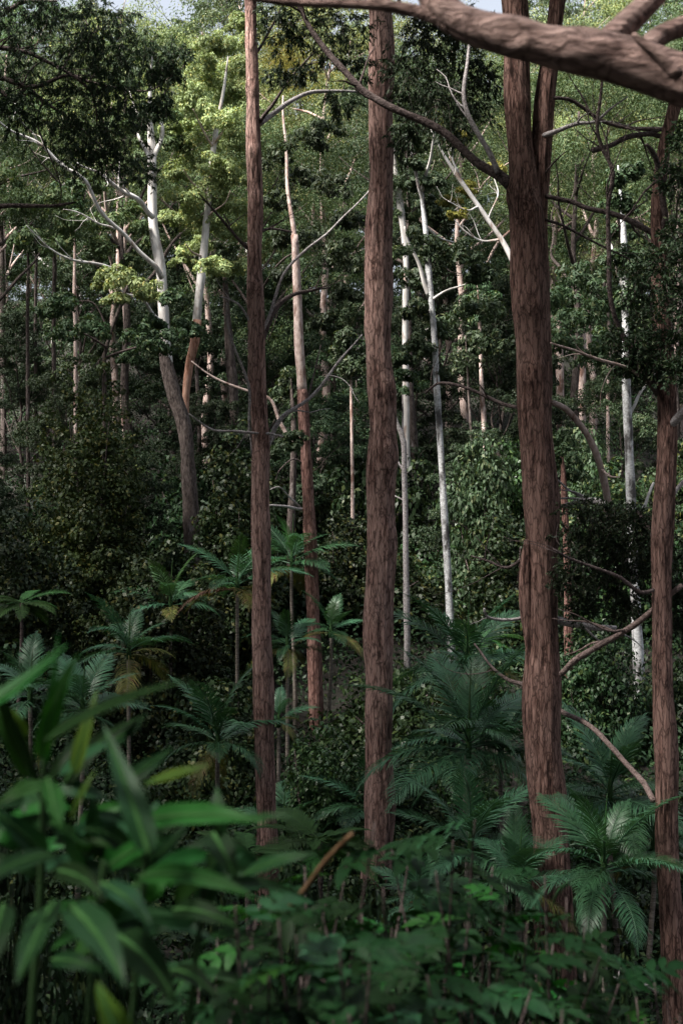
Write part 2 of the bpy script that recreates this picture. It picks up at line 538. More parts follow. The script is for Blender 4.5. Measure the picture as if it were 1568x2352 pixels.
def hero_trunk(tree, pts, Y, mat, seed, seg=56, rough=0.045, furrow=0.02, knots=(), step=0.09, name='trunk', extra=None):
    rng = np.random.default_rng(seed)
    path = px_path(pts, Y, 0, step)
    sl = np.arange(len(path)) * step
    if seg > 40:
        path[:, 0] += path[:, 3] * (0.09 * np.sin(sl * 1.1 + seed) + 0.06 * np.sin(sl * 2.7 + seed * 2))
    path[:, 3] *= 1 + 0.05 * np.sin(sl * 1.9 + seed * 3) + 0.035 * np.sin(sl * 4.3 + seed)
    kn = []
    for (kx, ky, kr, ka) in knots:     # knots given where they are seen; angle toward the camera
        zz = P(kx, ky, Y)
        i = int(np.argmin(np.abs(path[:, 2] - zz[2])))
        s = np.concatenate([[0], np.cumsum(np.linalg.norm(np.diff(path[:, :3], axis=0), axis=1))])
        off = np.clip((zz[0] - path[i, 0]) / path[i, 3], -0.95, 0.95)
        # tube frame: u = +Y, v = t x u ; camera side is -u
        t = path[min(i + 1, len(path) - 1), :3] - path[i, :3]
        vx = np.cross(t, (0, 1, 0))[0]
        ang = math.pi - math.asin(off) * (1 if vx > 0 else -1)
        kn.append((s[i], ang, kr, ka))
    V, Q = tube(path, seg, rough, rng, kn, furrow)
    return part(name, V, Q, MAT[mat], tree)


def foliage(tree, clumps, Y, mat, seed, dy=1.5, sub=14, per=80, L=0.2, W=0.07, flat=0.95, droop=0.7, name='crown', subr=0.42, low=-0.55):
    rng = np.random.default_rng(seed)
    cc, rr = [], []
    for (px, py, r) in clumps:
        yy = Y + rng.uniform(-dy, dy)
        cc.append(P(px, py, yy))
        rr.append(M(r, yy) * 1.12)
    V, Q = clumps_to_crown(rng, cc, rr, sub, per, L, W, flat, droop, subr, low)
    return part(name, V, Q, MAT[mat], tree, False)


def sprays(tree, clumps, Y, mat, seed, dy=1.0, twigs=26, per=16, L=0.085, W=0.022, hang=1.0, name='crown', loose=0.5):
    """Loose foliage: drooping twigs that start inside each clump, leaves hanging along them."""
    rng = np.random.default_rng(seed)
    k = len(clumps)
    cc, rr = np.zeros((k, 3)), np.zeros(k)
    for i, (px, py, r) in enumerate(clumps):
        yy = Y + rng.uniform(-dy, dy)
        cc[i], rr[i] = P(px, py, yy), M(r, yy)
    n = k * twigs
    c0, R0 = np.repeat(cc, twigs, 0), np.repeat(rr, twigs)[:, None]
    off = rng.normal(0, loose, (n, 3))
    p = c0 + off * R0 * np.array((1, 1, 0.8))
    d = norm(off + rng.normal(0, 0.5, (n, 3)) + np.array((0, 0, 0.25)))
    ln = R0 * rng.uniform(0.5, 1.1, (n, 1))
    tt = rng.uniform(0.1, 1, (n, per))
    q = p[:, None] + d[:, None] * (ln * tt)[..., None]
    q[..., 2] -= (ln * tt ** 2) * 0.45
    q = q.reshape(-1, 3) + rng.normal(0, 0.015, (n * per, 3))
    N = len(q)
    ld = np.repeat(d, per, 0) * 0.5 + rng.normal(0, 0.5, (N, 3)) + np.array((0, 0, -hang))
    nn = norm(rng.normal(0, 1, (N, 3)) + np.array((0, 0, 0.5)))
    ld = norm(ld)
    s = rng.uniform(0.6, 1.3, N)
    lv = leaves(q + ld * (L * s * 0.5)[:, None], ld, nn, L * s, W * s, 0.1)
    part(name, *lv, MAT[mat], tree, False)
    # the twigs themselves
    t4 = np.linspace(0, 1, 4)
    a = p[:, None] + d[:, None] * (ln * t4[None])[..., None]
    a[..., 2] -= (ln * t4[None] ** 2) * 0.45
    w = 0.004
    e = np.stack([a + np.array((w, 0, 0)), a + np.array((-w, w, 0)), a + np.array((0, -w, w))], 2)     # thin three-sided stems
    b = (np.arange(n) * 12)[:, None, None]
    i = np.arange(3)[None, :, None] * 3
    j = np.arange(3)[None, None]
    jj = (j + 1) % 3
    Q = np.stack([b + i + j, b + i + jj, b + i + 3 + jj, b + i + 3 + j], -1).reshape(-1, 4)
    part('twigs', e.reshape(-1, 3), Q, MAT['twig'], tree, False)['kind'] = 'stuff'


def base_of(px, Y):
    x = (px - 784) / 1568 * FW * Y
    return (x, Y, float(ground(x, Y)))


def below(px, Y, w):
    """A trunk row that carries the stem down into the soil."""
    x, y, z = base_of(px, Y)
    py = 1176 + (ZC - (z - 0.3)) / (FH * Y) * 2352
    return (px, py, w)


# ------------------------------------------------------------------ generic gum trees (far slope)
def gum_parts(seed, H, clear=0.5, spread=0.2, limbs=8, rbase=0.22, leaf=(0.22, 0.08), sub=10, per=80, clumpr=0.085, bend=1.0, subs=3):
    rng = np.random.default_rng(seed)
    tr = []
    lean = rng.normal(0, 0.02 * H, 2) * bend
    for k in range(7):
        f = k / 6
        tr.append((lean[0] * f * f + rng.normal(0, 0.006 * H), lean[1] * f * f + rng.normal(0, 0.006 * H), H * 0.86 * f - 0.4 * (k == 0), rbase * (1 - 0.75 * f)))
    tp = spline(tr, 0.5)
    bits = [tube(tp, 10, 0.04, rng)]
    ends, rad = [], []
    az = rng.uniform(0, 6.28)
    for i in range(limbs):
        f = clear + (0.97 - clear) * (i + 0.5) / limbs
        k = int(f * (len(tp) - 1))
        p0, r0 = tp[k, :3], tp[k, 3] * 0.75
        az += 2.4 + rng.normal(0, 0.3)
        up = rng.uniform(0.5, 1.1)
        ln = H * spread * rng.uniform(0.75, 1.25) * (1.15 - 0.45 * (f - clear) / (1 - clear))
        d = np.array((math.cos(az), math.sin(az), up))
        q = [np.append(p0, r0)]
        for j in range(1, 6):
            d = norm((d + np.array((0, 0, 0.1)) + rng.normal(0, 0.16, 3))[None])[0]
            q.append(np.append(q[-1][:3] + d * ln / 4, r0 * (1 - j / 6.5)))
        lp = spline(q, 0.35)
        bits.append(tube(lp, 6, 0.05, rng))
        ends.append(lp[-1, :3])
        rad.append(H * clumpr * rng.uniform(0.8, 1.25))
        for j in range(subs):
            kk = int(rng.uniform(0.4, 0.85) * (len(lp) - 1))
            s0 = lp[kk, :3]
            dd = norm((d * 0.4 + rng.normal(0, 0.7, 3) + np.array((0, 0, 0.45)))[None])[0]
            l2 = ln * rng.uniform(0.35, 0.7)
            q2 = [np.append(s0, lp[kk, 3] * 0.6), np.append(s0 + dd * l2 * 0.5 + rng.normal(0, 0.05 * l2, 3), lp[kk, 3] * 0.4),
                  np.append(s0 + dd * l2 + np.array((0, 0, 0.1 * l2)), 0.012)]
            bits.append(tube(spline(q2, 0.4), 5))
            ends.append(q2[-1][:3])
            rad.append(H * clumpr * rng.uniform(0.6, 1.1))
    ends.append(tp[-1, :3] + np.array((0, 0, H * 0.04)))
    rad.append(H * clumpr)
    tV, tQ = join(bits)
    cV, cQ = clumps_to_crown(rng, ends, rad, sub, per, leaf[0], leaf[1], 0.8, 0.7, 0.36, -0.4)
    return mesh_quads('trunk', tV, tQ, MAT['white'], True), mesh_quads('crown', cV, cQ, MAT['gum'], False)


def set_mat(o, mat):
    o.material_slots[0].link = 'OBJECT'
    o.material_slots[0].material = MAT[mat]


def place_gum(proto, x, y, s, rz, label, group, crown_mat, bark, name='gum_tree', sz=1.0):
    t = thing(name, label, 'tree', (x, y, float(ground(x, y))), group)
    t.rotation_euler = (0, 0, rz)
    t.scale = (s, s, s * sz)
    a = link('trunk', proto[0], t)
    set_mat(a, bark)
    b = link('crown', proto[1], t)
    set_mat(b, crown_mat)
    return t


G_ = dict(sub=15, per=102, leaf=(0.135, 0.048), subs=2)
GUMS = [gum_parts(11, 20, 0.34, 0.19, 8, clumpr=0.1, **G_), gum_parts(12, 22, 0.4, 0.2, 8, clumpr=0.1, **G_), gum_parts(13, 18, 0.3, 0.2, 8, clumpr=0.11, **G_),
        gum_parts(14, 21, 0.45, 0.19, 8, clumpr=0.1, **G_), gum_parts(15, 23, 0.35, 0.18, 9, clumpr=0.095, **G_)]
HIGH = [gum_parts(41, 20, 0.55, 0.2, 8, clumpr=0.1, **G_), gum_parts(42, 22, 0.55, 0.2, 9, clumpr=0.095, **G_), gum_parts(43, 21, 0.5, 0.22, 8, clumpr=0.1, **G_)]
SPARSE = [gum_parts(21, 22, 0.4, 0.17, 9, clumpr=0.065, sub=6, per=55, leaf=(0.26, 0.1)), gum_parts(22, 24, 0.4, 0.16, 10, clumpr=0.065, sub=6, per=55, leaf=(0.26, 0.1))]
BUSHY = [gum_parts(31, 9, 0.12, 0.26, 12, rbase=0.1, sub=9, per=95, clumpr=0.1, leaf=(0.125, 0.05)), gum_parts(32, 10, 0.15, 0.24, 12, rbase=0.1, sub=9, per=95, clumpr=0.1, leaf=(0.125, 0.05)),
         gum_parts(33, 8, 0.1, 0.3, 11, rbase=0.09, sub=9, per=95, clumpr=0.11, leaf=(0.125, 0.05))]

rnd = random.Random(5)


def gum_row(Y, n, half, protos, scale, mats, barks, phrase, group, skip=(), jitter=1.2, dys=3.0, sz=1.0):
    spots = []
    for i in range(n):
        f = -1 + 2 * (i + 0.5) / n
        spots.append((f * half + rnd.uniform(-jitter, jitter), Y + rnd.uniform(-dys, dys)))
    spots = [s for i, s in enumerate(spots) if i not in skip]
    spots.sort(key=lambda s: s[0] / s[1])
    for i, (x, y) in enumerate(spots):
        place_gum(protos[(i * 7 + int(Y)) % len(protos)], x, y, scale * rnd.uniform(0.88, 1.12), rnd.uniform(0, 6.28),
                  phrase + ', ' + ORD[i] + ' from the left', group, mats[(i + int(Y)) % len(mats)], barks[(i * 3 + int(Y)) % len(barks)], sz=sz)


gum_row(106, 15, 31, SPARSE, 1.17, ['sky_gum'], ['white', 'pink'], 'thin crowned gum tree on the ridge against the sky', 'gum trees along the ridge', dys=4)
gum_row(99, 9, 28, BUSHY, 1.75, ['sky_gum', 'gum'], ['pink'], 'low bushy tree just under the ridge', 'bushy trees under the ridge')
gum_row(93, 9, 26, GUMS, 0.9, ['sky_gum', 'gum_pale', 'gum'], ['white', 'pink'], 'gum tree high on the far slope below the ridge trees', 'gum trees high on the slope')
gum_row(80, 8, 22.5, GUMS, 0.85, ['gum', 'gum_pale', 'gum', 'gum_yellow'], ['white', 'pink', 'bark_grey'], 'leafy gum tree in the upper row on the slope', 'gum trees of the upper slope')
gum_row(76, 9, 22, BUSHY, 1.15, ['gum_deep', 'gum', 'gum_deep'], ['bark_grey'], 'bushy tree below the upper row of gums', 'bushy trees of the upper slope')
gum_row(69, 7, 19, GUMS, 0.92, ['gum', 'gum_deep', 'gum_pale'], ['pink', 'bark_grey', 'white'], 'leafy gum tree in the middle row on the slope', 'gum trees of the middle slope')
gum_row(65, 9, 19, BUSHY, 1.05, ['gum_deep', 'gum_dark', 'gum_deep'], ['bark_grey'], 'dark bushy tree below the middle row of gums', 'bushy trees of the middle slope')
gum_row(61, 7, 18, HIGH, 0.88, ['gum_pale', 'gum', 'gum_pale', 'gum'], ['bark_grey', 'pink', 'bark_grey'], 'high crowned gum tree in the lower row on the slope', 'gum trees of the lower slope')
gum_row(52.5, 6, 16, HIGH, 0.84, ['gum', 'gum_deep', 'gum'], ['bark_grey'], 'high crowned gum tree in the nearest row on the slope', 'gum trees of the nearest slope', dys=1.5)
gum_row(47.5, 7, 13.5, BUSHY, 0.62, ['gum_dark'], ['bark_grey'], 'dark bushy tree among the vine mounds', 'bushy trees among the vine mounds')  # darkest leaf colour stands in for shade on the slope
gum_row(55, 9, 16, BUSHY, 0.85, ['gum_dark', 'gum_dark', 'gum_deep'], ['bark_grey'], 'dark bushy tree at the foot of the lower gums', 'bushy trees of the lower slope')  # dark leaf colours in place of shade under the gums
side = [(-13, 8), (-12, 17), (-15, 25), (-14, 33), (-20, 12), (-21, 21), (-22, 30), (-27, 16), (-28, 26), (-30, 35), (-19, 3), (-27, 6),  # unseen trees added to shade the gully and cut side light
        (-19, 43), (-23, 49), (-16, 38), (16, 32), (18, 42), (15, 14), (13, 22), (22, 24), (24, 36)]
for k, (x, y) in enumerate(side):
    place_gum(GUMS[k % 5], x, y, 1.0 if (x, y) == (-16, 38) else 1.3, k * 1.7, 'unseen gum tree added beside the view to shade the scene', 'unseen shade trees beside the clearing', 'gum_deep', 'bark', name='gum_tree')
place_gum(GUMS[0], -10.5, -3.6, 0.95, 0.4, 'unseen gum tree added beside the view to shade the scene', 'unseen shade trees beside the clearing', 'gum_deep', 'bark')  # unseen tree added to keep sun off the foreground
for k in range(14):  # ring of unseen trees added to block low sky light
    if k in (2, 3):           # gap left so the sun reaches the near limb
        continue
    a = R(172 + 15 * k)
    place_gum(GUMS[k % 5], 17 * math.cos(a), 1 + 16 * math.sin(a), 1.3, k * 1.3, 'unseen gum tree added behind the viewer to block low sky light', 'unseen shade trees behind the viewer', 'gum_deep', 'bark', name='gum_tree')
gum_row(113, 9, 32, BUSHY, 2.0, ['sky_gum'], ['pink'], 'low bushy tree beyond the ridge crest', 'bushy trees beyond the ridge')
for k in range(14):  # lower unseen ring, added against frontal light
    a = R(165 + 15 * k)
    place_gum(BUSHY[k % 3], 13 * math.cos(a), 1 + 12 * math.sin(a), 1.2 if k in (2, 3, 4) else 1.9, k * 1.3, 'unseen bushy tree added behind the viewer to block low sky light', 'unseen bushy shade trees behind the viewer', 'gum_deep', 'bark_grey', name='understory_tree')

# ------------------------------------------------------------------ the pale twin gum and its neighbours
YT = 46
tw = thing('gum_tree', 'tall white trunked twin gum with dark base in front of the slope', 'tree', base_of(443, YT))
hero_trunk(tw, [(350, 120, 3), (346, 200, 8), (344, 270, 13), (349, 330, 17), (350, 400, 20), (353, 520, 23), (370, 620, 23), (376, 720, 25), (380, 800, 27), (384, 850, 30)], YT, 'white', 3, 20, 0.03, 0.0, step=0.3)
hero_trunk(tw, [(379, 800, 28.5), (384, 845, 31), (402, 910, 32), (424, 980, 33), (432, 1080, 34), (440, 1180, 37), below(445, YT, 46)], YT, 'bark_grey', 4, 24, 0.05, 0.02, step=0.25, name='trunk_base')
hero_trunk(tw, [(524, 130, 2.5), (514, 205, 7), (492, 330, 12), (478, 470, 16), (466, 600, 18), (455, 700, 20), (450, 775, 20)], YT + 0.8, 'white', 5, 18, 0.03, 0.0, step=0.3, name='second_trunk')
hero_trunk(tw, [(454, 735, 20.5), (448, 785, 20.5), (438, 825, 19), (430, 880, 17), (427, 930, 16), (430, 1000, 15)], YT + 0.75, 'orange', 6, 16, 0.05, 0.02, step=0.25, name='second_trunk_base')
for i, (pts, dy) in enumerate([
        ([(352, 500, 13), (320, 465, 11), (270, 425, 9), (220, 398, 6), (180, 370, 3)], -2),
        ([(350, 400, 10), (335, 350, 8), (318, 305, 6), (312, 250, 4), (295, 200, 2)], 1),
        ([(351, 390, 12), (361, 350, 11), (370, 315, 9), (378, 260, 6), (398, 200, 3)], 1),
        ([(372, 640, 12), (330, 580, 10), (265, 525, 9), (215, 450, 8), (170, 395, 8), (90, 335, 7), (20, 290, 5), (-30, 262, 4)], -3),
        ([(310, 650, 8), (250, 615, 7), (175, 600, 6), (110, 565, 4), (60, 520, 2)], -2),
        ([(372, 740, 9), (325, 690, 7), (290, 670, 5), (250, 660, 3)], -3),
        ([(90, 335, 5), (40, 250, 3), (20, 200, 2)], -2),
        ([(265, 525, 5), (200, 500, 4), (150, 480, 2)], -1)]):
    add_branch(tw, pts, YT - 0.5, dy, 'white', seed=40 + i, wob=0.05, twigs=5)
for i, pts in enumerate([[(490, 340, 6), (460, 290, 4), (445, 250, 2)], [(480, 450, 6), (440, 420, 4), (420, 390, 2)],
                         [(468, 590, 6), (440, 580, 4), (425, 560, 2)], [(492, 330, 6), (520, 290, 4), (535, 250, 2)], [(475, 500, 5), (510, 470, 3), (530, 440, 2)]]):
    add_branch(tw, pts, YT + 0.8, -1.0, 'pink', seed=60 + i, wob=0.03)
foliage(tw, [(535, 110, 42), (545, 170, 45), (500, 195, 40), (440, 230, 40), (470, 265, 45), (530, 225, 40), (510, 285, 46), (440, 300, 32),
             (425, 385, 46), (400, 405, 28), (500, 390, 40), (540, 410, 40), (430, 470, 44), (480, 445, 40), (520, 480, 36), (400, 505, 28),
             (440, 575, 40), (480, 530, 30), (530, 540, 36), (420, 600, 26), (480, 110, 36), (555, 60, 34), (465, 330, 44), (540, 330, 40), (490, 620, 34), (540, 620, 34), (460, 160, 38), (560, 480, 34), (400, 300, 26), (455, 520, 36)], YT + 1.2, 'gum_pale', 7, 1.8, 15, 120, 0.125, 0.045, flat=0.8)
foliage(tw, [(120, 475, 44), (55, 480, 40), (175, 520, 46), (255, 515, 42), (305, 490, 36), (235, 575, 38), (330, 535, 32), (145, 565, 42),
             (60, 560, 44), (300, 610, 30), (20, 420, 40), (300, 300, 40), (380, 270, 34), (200, 430, 36), (400, 340, 26), (350, 140, 36), (310, 190, 32), (395, 190, 30), (330, 330, 22), (350, 560, 20), (345, 420, 16)], YT + 0.4, 'gum', 8, 2.0, 11, 70, 0.18, 0.065, name='lower_crown')

us = thing('understory_tree', 'small spreading tree with bright pads of leaves beside the white twin gum', 'tree', base_of(250, 43))
hero_trunk(us, [(300, 640, 6), (270, 720, 8), (245, 800, 9), (240, 900, 10), below(245, 43, 11)], 43, 'bark_grey', 9, 12, 0.05, step=0.3)
for i, pts in enumerate([[(270, 720, 6), (290, 690, 5), (330, 670, 3)], [(248, 800, 6), (200, 770, 4), (160, 760, 2)], [(245, 820, 6), (300, 800, 5), (370, 790, 3)], [(255, 780, 5), (220, 700, 3), (170, 690, 2)]]):
    add_branch(us, pts, 43, rnd.uniform(-1, 1), 'twig', seed=70 + i)
foliage(us, [(245, 660, 38), (300, 652, 40), (345, 680, 34), (270, 690, 25)], 42.5, 'gum_pale', 10, 0.8, 12, 80, 0.15, 0.06)
foliage(us, [(205, 770, 40), (150, 770, 34), (160, 700, 36), (330, 790, 44), (385, 800, 40), (300, 825, 30), (400, 690, 28), (430, 765, 25), (120, 720, 30), (350, 745, 28)],
        43, 'gum_deep', 11, 1.0, 12, 75, 0.15, 0.06, name='lower_crown')

# thin trunks in the shade of the slope
for i, (lab, pts, Y, mat) in enumerate([
        ('slim pale pink trunk rising behind the vine covered mound', [(172, 560, 6), (172, 700, 9), (174, 800, 9)], 48, 'pink'),
        ('dim grey trunk second from the frame edge in the deep shade', [(126, 620, 9), (124, 720, 9)], 56, 'bark_grey'),
        ('short dim trunk nearest the frame edge in the deep shade', [(66, 620, 7), (64, 740, 8)], 55, 'bark_grey'),
        ('dim brown trunk close beside the short trunk in the deep shade', [(84, 600, 7), (82, 720, 8)], 58, 'bark_grey'),
        ('broad dim grey trunk between the twin gum and the first brown trunk', [(520, 700, 15), (530, 830, 22), (538, 960, 23)], 50, 'bark_grey'),
        ('thin straight dark stem close beside the twin gum base', [(452, 860, 8), (458, 1000, 10), (458, 1150, 11)], 50, 'bark_grey'),
        ('dim grey trunk just behind the red stringybark trunk', [(675, 1000, 13), (672, 1120, 16), (668, 1210, 18)], 43, 'bark_grey'),
        ('thin reddish stem midway between the red trunk and the central trunk', [(806, 900, 6), (809, 1100, 8), (810, 1250, 9)], 44, 'pink'),
        ('slender flaking pink trunk left of the forked tree', [(1102, 780, 8), (1106, 900, 10), (1112, 1010, 11)], 48, 'pink'),
        ('slender dark stem beside the white pole trunk', [(1075, 900, 5), (1082, 1000, 6), (1090, 1150, 7)], 47, 'bark_grey'),
        ('red flaking trunk in the shade behind the forked tree', [(1295, 1150, 15), (1302, 1300, 18), (1305, 1450, 20)], 38, 'bark_red'),
        ('pale pink trunk low on the slope just beside the forked tree', [(1284, 800, 16), (1286, 900, 18), (1288, 960, 19)], 58, 'pink'),
        ('stout pink trunk on the slope second from the forked tree', [(1338, 790, 15), (1336, 880, 17), (1334, 940, 18)], 60, 'pink'),
        ('thin pale trunk on the slope third from the forked tree', [(1398, 780, 7), (1396, 880, 8), (1395, 950, 8)], 57, 'pink'),
        ('short white trunk at the very edge of the frame below the dark boughs', [(4, 560, 12), (6, 640, 13), (8, 720, 13)], 62, 'bark_grey')]):
    b = below(pts[-1][0] + 2, Y, pts[-1][2] * 1.2)
    top = (pts[0][0] - 3, pts[0][1] - 70, pts[0][2] * 0.7)
    t = thing('slender_tree', lab, 'tree', base_of(pts[-1][0], Y))
    pts2 = [(top[0] - 4, top[1] - 60, 2)] + [top] + pts + ([b] if b[1] > pts[-1][1] + 15 else [])
    hero_trunk(t, pts2, Y, mat, 80 + i, 12, 0.05, 0.01, step=0.25)
    foliage(t, [(top[0] + rnd.uniform(-20, 20), top[1] + k * 25, rnd.uniform(26, 40)) for k in (-2, -1, 0, 1)], Y, 'gum_deep', 180 + i, 0.8, 9, 55, 0.16, 0.06)

# slender white gums right of centre
YS = 40
sw = thing('gum_tree', 'slender flecked white gum like a pole behind the palms', 'tree', base_of(1035, YS))
hero_trunk(sw, [(968, 440, 10), (978, 540, 12), (985, 640, 14), (996, 760, 14), (1003, 900, 15), (1012, 1040, 15), (1022, 1220, 16), (1032, 1400, 18), below(1040, YS, 20)], YS, 'white_fleck', 31, 14, 0.04, 0, step=0.25)
for i, pts in enumerate([[(985, 680, 12), (965, 620, 9), (940, 560, 6), (930, 520, 4)], [(972, 470, 8), (950, 380, 6), (930, 300, 4)], [(976, 520, 6), (1010, 545, 5), (1050, 560, 3)],
                         [(990, 690, 7), (1030, 665, 5), (1075, 650, 3)], [(968, 440, 9), (985, 370, 6), (1000, 300, 3)]]):
    add_branch(sw, pts, YS, rnd.uniform(-1, 1), 'white', seed=100 + i)
foliage(sw, [(955, 570, 42), (1000, 600, 46), (1060, 600, 42), (1095, 640, 38), (945, 650, 36), (1120, 720, 46), (1060, 730, 46), (1010, 770, 40), (1150, 800, 42), (960, 800, 32), (925, 830, 28), (960, 720, 30), (985, 480, 26), (960, 430, 28), (1000, 420, 26), (1000, 860, 20), (950, 380, 24)],
        YS, 'gum_deep', 32, 1.8, 12, 80, 0.15, 0.055)

sp = thing('gum_tree', 'white stem leaning up beside the central brown trunk', 'tree', base_of(925, 50))
hero_trunk(sp, [(900, 330, 9), (908, 400, 14), (918, 470, 16), (928, 545, 15), (932, 620, 14), (930, 760, 14), (932, 900, 15), below(936, 50, 18)], 50, 'white', 33, 14, 0.04, 0, step=0.3)
foliage(sp, [(900, 320, 36), (940, 300, 36), (880, 250, 32), (925, 240, 32), (960, 340, 30), (905, 430, 24), (935, 500, 26), (915, 590, 24)], 49.3, 'gum', 34, 1.2, 11, 70, 0.17, 0.06)

lp = thing('gum_tree', 'leaning pale gum slanting up behind the forked tree toward the central trunk', 'tree', base_of(1262, 49))
hero_trunk(lp, [(985, 290, 3), (1018, 355, 6), (1050, 405, 9), (1085, 455, 10), (1122, 508, 11), (1160, 565, 12), (1200, 660, 14), (1235, 800, 16), below(1262, 49, 20)], 49, 'white', 39, 14, 0.05, 0, step=0.3)
for i, pts in enumerate([[(1060, 420, 5), (1040, 370, 4), (1045, 320, 2)], [(1100, 475, 5), (1070, 480, 4), (1030, 465, 2)], [(1150, 550, 7), (1110, 555, 5), (1070, 530, 4), (1040, 500, 2)], [(1120, 505, 4), (1140, 450, 3), (1135, 400, 2)]]):
    add_branch(lp, pts, 49, rnd.uniform(-1, 1), 'white', seed=700 + i, twigs=4, wob=0.04)
foliage(lp, [(1000, 290, 30), (1040, 320, 30), (1030, 465, 26), (1045, 495, 22), (1135, 395, 28), (970, 330, 24), (1075, 440, 22)], 49.6, 'gum_yellow', 40, 1.0, 12, 90, 0.12, 0.045)

sg = thing('understory_tree', 'crooked grey stem hugging the central brown trunk', 'tree', base_of(935, 40))
hero_trunk(sg, [(900, 930, 5), (912, 975, 10), (926, 1015, 12), (928, 1100, 12), (931, 1220, 13), below(936, 40, 16)], 40, 'dead', 35, 12, 0.05, 0.01, step=0.2)
for i, pts in enumerate([[(926, 1080, 6), (915, 1060, 4), (904, 1030, 3)], [(929, 1150, 4), (905, 1140, 3), (890, 1130, 2)], [(926, 1010, 6), (925, 960, 4), (922, 900, 3)]]):
    add_branch(sg, pts, 40, 0.3, 'dead', seed=110 + i)
foliage(sg, [(905, 900, 26), (930, 870, 28), (890, 870, 24)], 40, 'gum_deep', 36, 0.5, 9, 60, 0.13, 0.05)

wr = thing('gum_tree', 'straight white flecked gum seen between the forked tree and the edge trunk', 'tree', base_of(1465, 38))
hero_trunk(wr, [(1418, 380, 4), (1426, 470, 9), (1432, 560, 14), (1434, 660, 16), (1436, 800, 18), (1438, 900, 20), (1444, 1040, 21), (1450, 1200, 22), (1458, 1400, 23), (1464, 1500, 24), below(1470, 38, 28)], 38, 'white_fleck', 37, 14, 0.04, 0, step=0.25)
for i, pts in enumerate([[(1440, 960, 8), (1465, 910, 7), (1490, 880, 4)], [(1434, 680, 9), (1412, 600, 7), (1395, 540, 4)], [(1452, 1190, 9), (1480, 1160, 8), (1500, 1110, 5)]]):
    add_branch(wr, pts, 38, 0.5, 'white', seed=120 + i)
foliage(wr, [(1300, 700, 52), (1345, 740, 55), (1395, 700, 48), (1330, 650, 48), (1415, 780, 46), (1290, 790, 46), (1360, 830, 40), (1450, 700, 44), (1470, 620, 44), (1420, 600, 40), (1420, 480, 34), (1400, 420, 30), (1440, 400, 30), (1430, 540, 26), (1438, 860, 24)], 37.8, 'gum_deep', 38, 1.6, 12, 80, 0.15, 0.055)

# ------------------------------------------------------------------ red stringybark in the middle distance
YR = 38
rt = thing('eucalyptus_tree', 'red stringybark trunk standing in the undergrowth between two nearer brown trunks', 'tree', base_of(726, YR))
hero_trunk(rt, [(676, 540, 17), (682, 660, 20), (687, 790, 21), (694, 900, 23)], YR, 'pink', 41, 20, 0.04, 0.01, step=0.2, name='upper_trunk')
hero_trunk(rt, [(694, 895, 23.5), (700, 1000, 24.5), (708, 1150, 27), (715, 1300, 30), (722, 1500, 32), (726, 1640, 34), below(728, YR, 42)], YR, 'bark_red', 42, 32, 0.03, 0.02, step=0.12,
           knots=[(708, 1175, 0.12, 0.06), (702, 1055, 0.1, 0.05)])
for i, (pts, dy, m) in enumerate([
        ([(676, 550, 12), (664, 450, 9), (655, 330, 7), (650, 220, 4)], 0.5, 'pink'),
        ([(694, 1170, 8), (660, 1165, 6), (617, 1162, 4)], -1.0, 'dead'),
        ([(690, 1165, 5), (660, 1135, 4), (640, 1120, 3), (620, 1125, 2)], -1.0, 'dead'),
        ([(700, 1070, 5), (675, 1055, 4), (640, 1080, 3), (632, 1100, 2)], -0.6, 'twig'),
        ([(660, 1000, 9), (640, 960, 8), (615, 915, 7), (560, 895, 6), (500, 870, 5), (440, 830, 3)], 0.3, 'pink'),
        ([(696, 940, 6), (720, 870, 4), (735, 790, 2)], 0.4, 'twig')]):
    add_branch(rt, pts, YR, dy, m, seed=130 + i)
foliage(rt, [(640, 370, 36), (700, 335, 46), (760, 300, 40), (690, 420, 46), (760, 440, 42), (800, 520, 38), (720, 560, 50), (780, 600, 46), (650, 560, 36), (645, 645, 34), (790, 680, 32),
             (820, 620, 28), (740, 750, 28), (640, 470, 30)], YR + 1, 'gum_deep', 43, 1.3, 12, 80, 0.14, 0.05, droop=0.9)
foliage(rt, [(655, 1030, 34), (690, 1015, 26), (625, 1050, 20)], YR - 0.8, 'gum_deep', 44, 0.3, 11, 70, 0.12, 0.05, name='lower_crown')

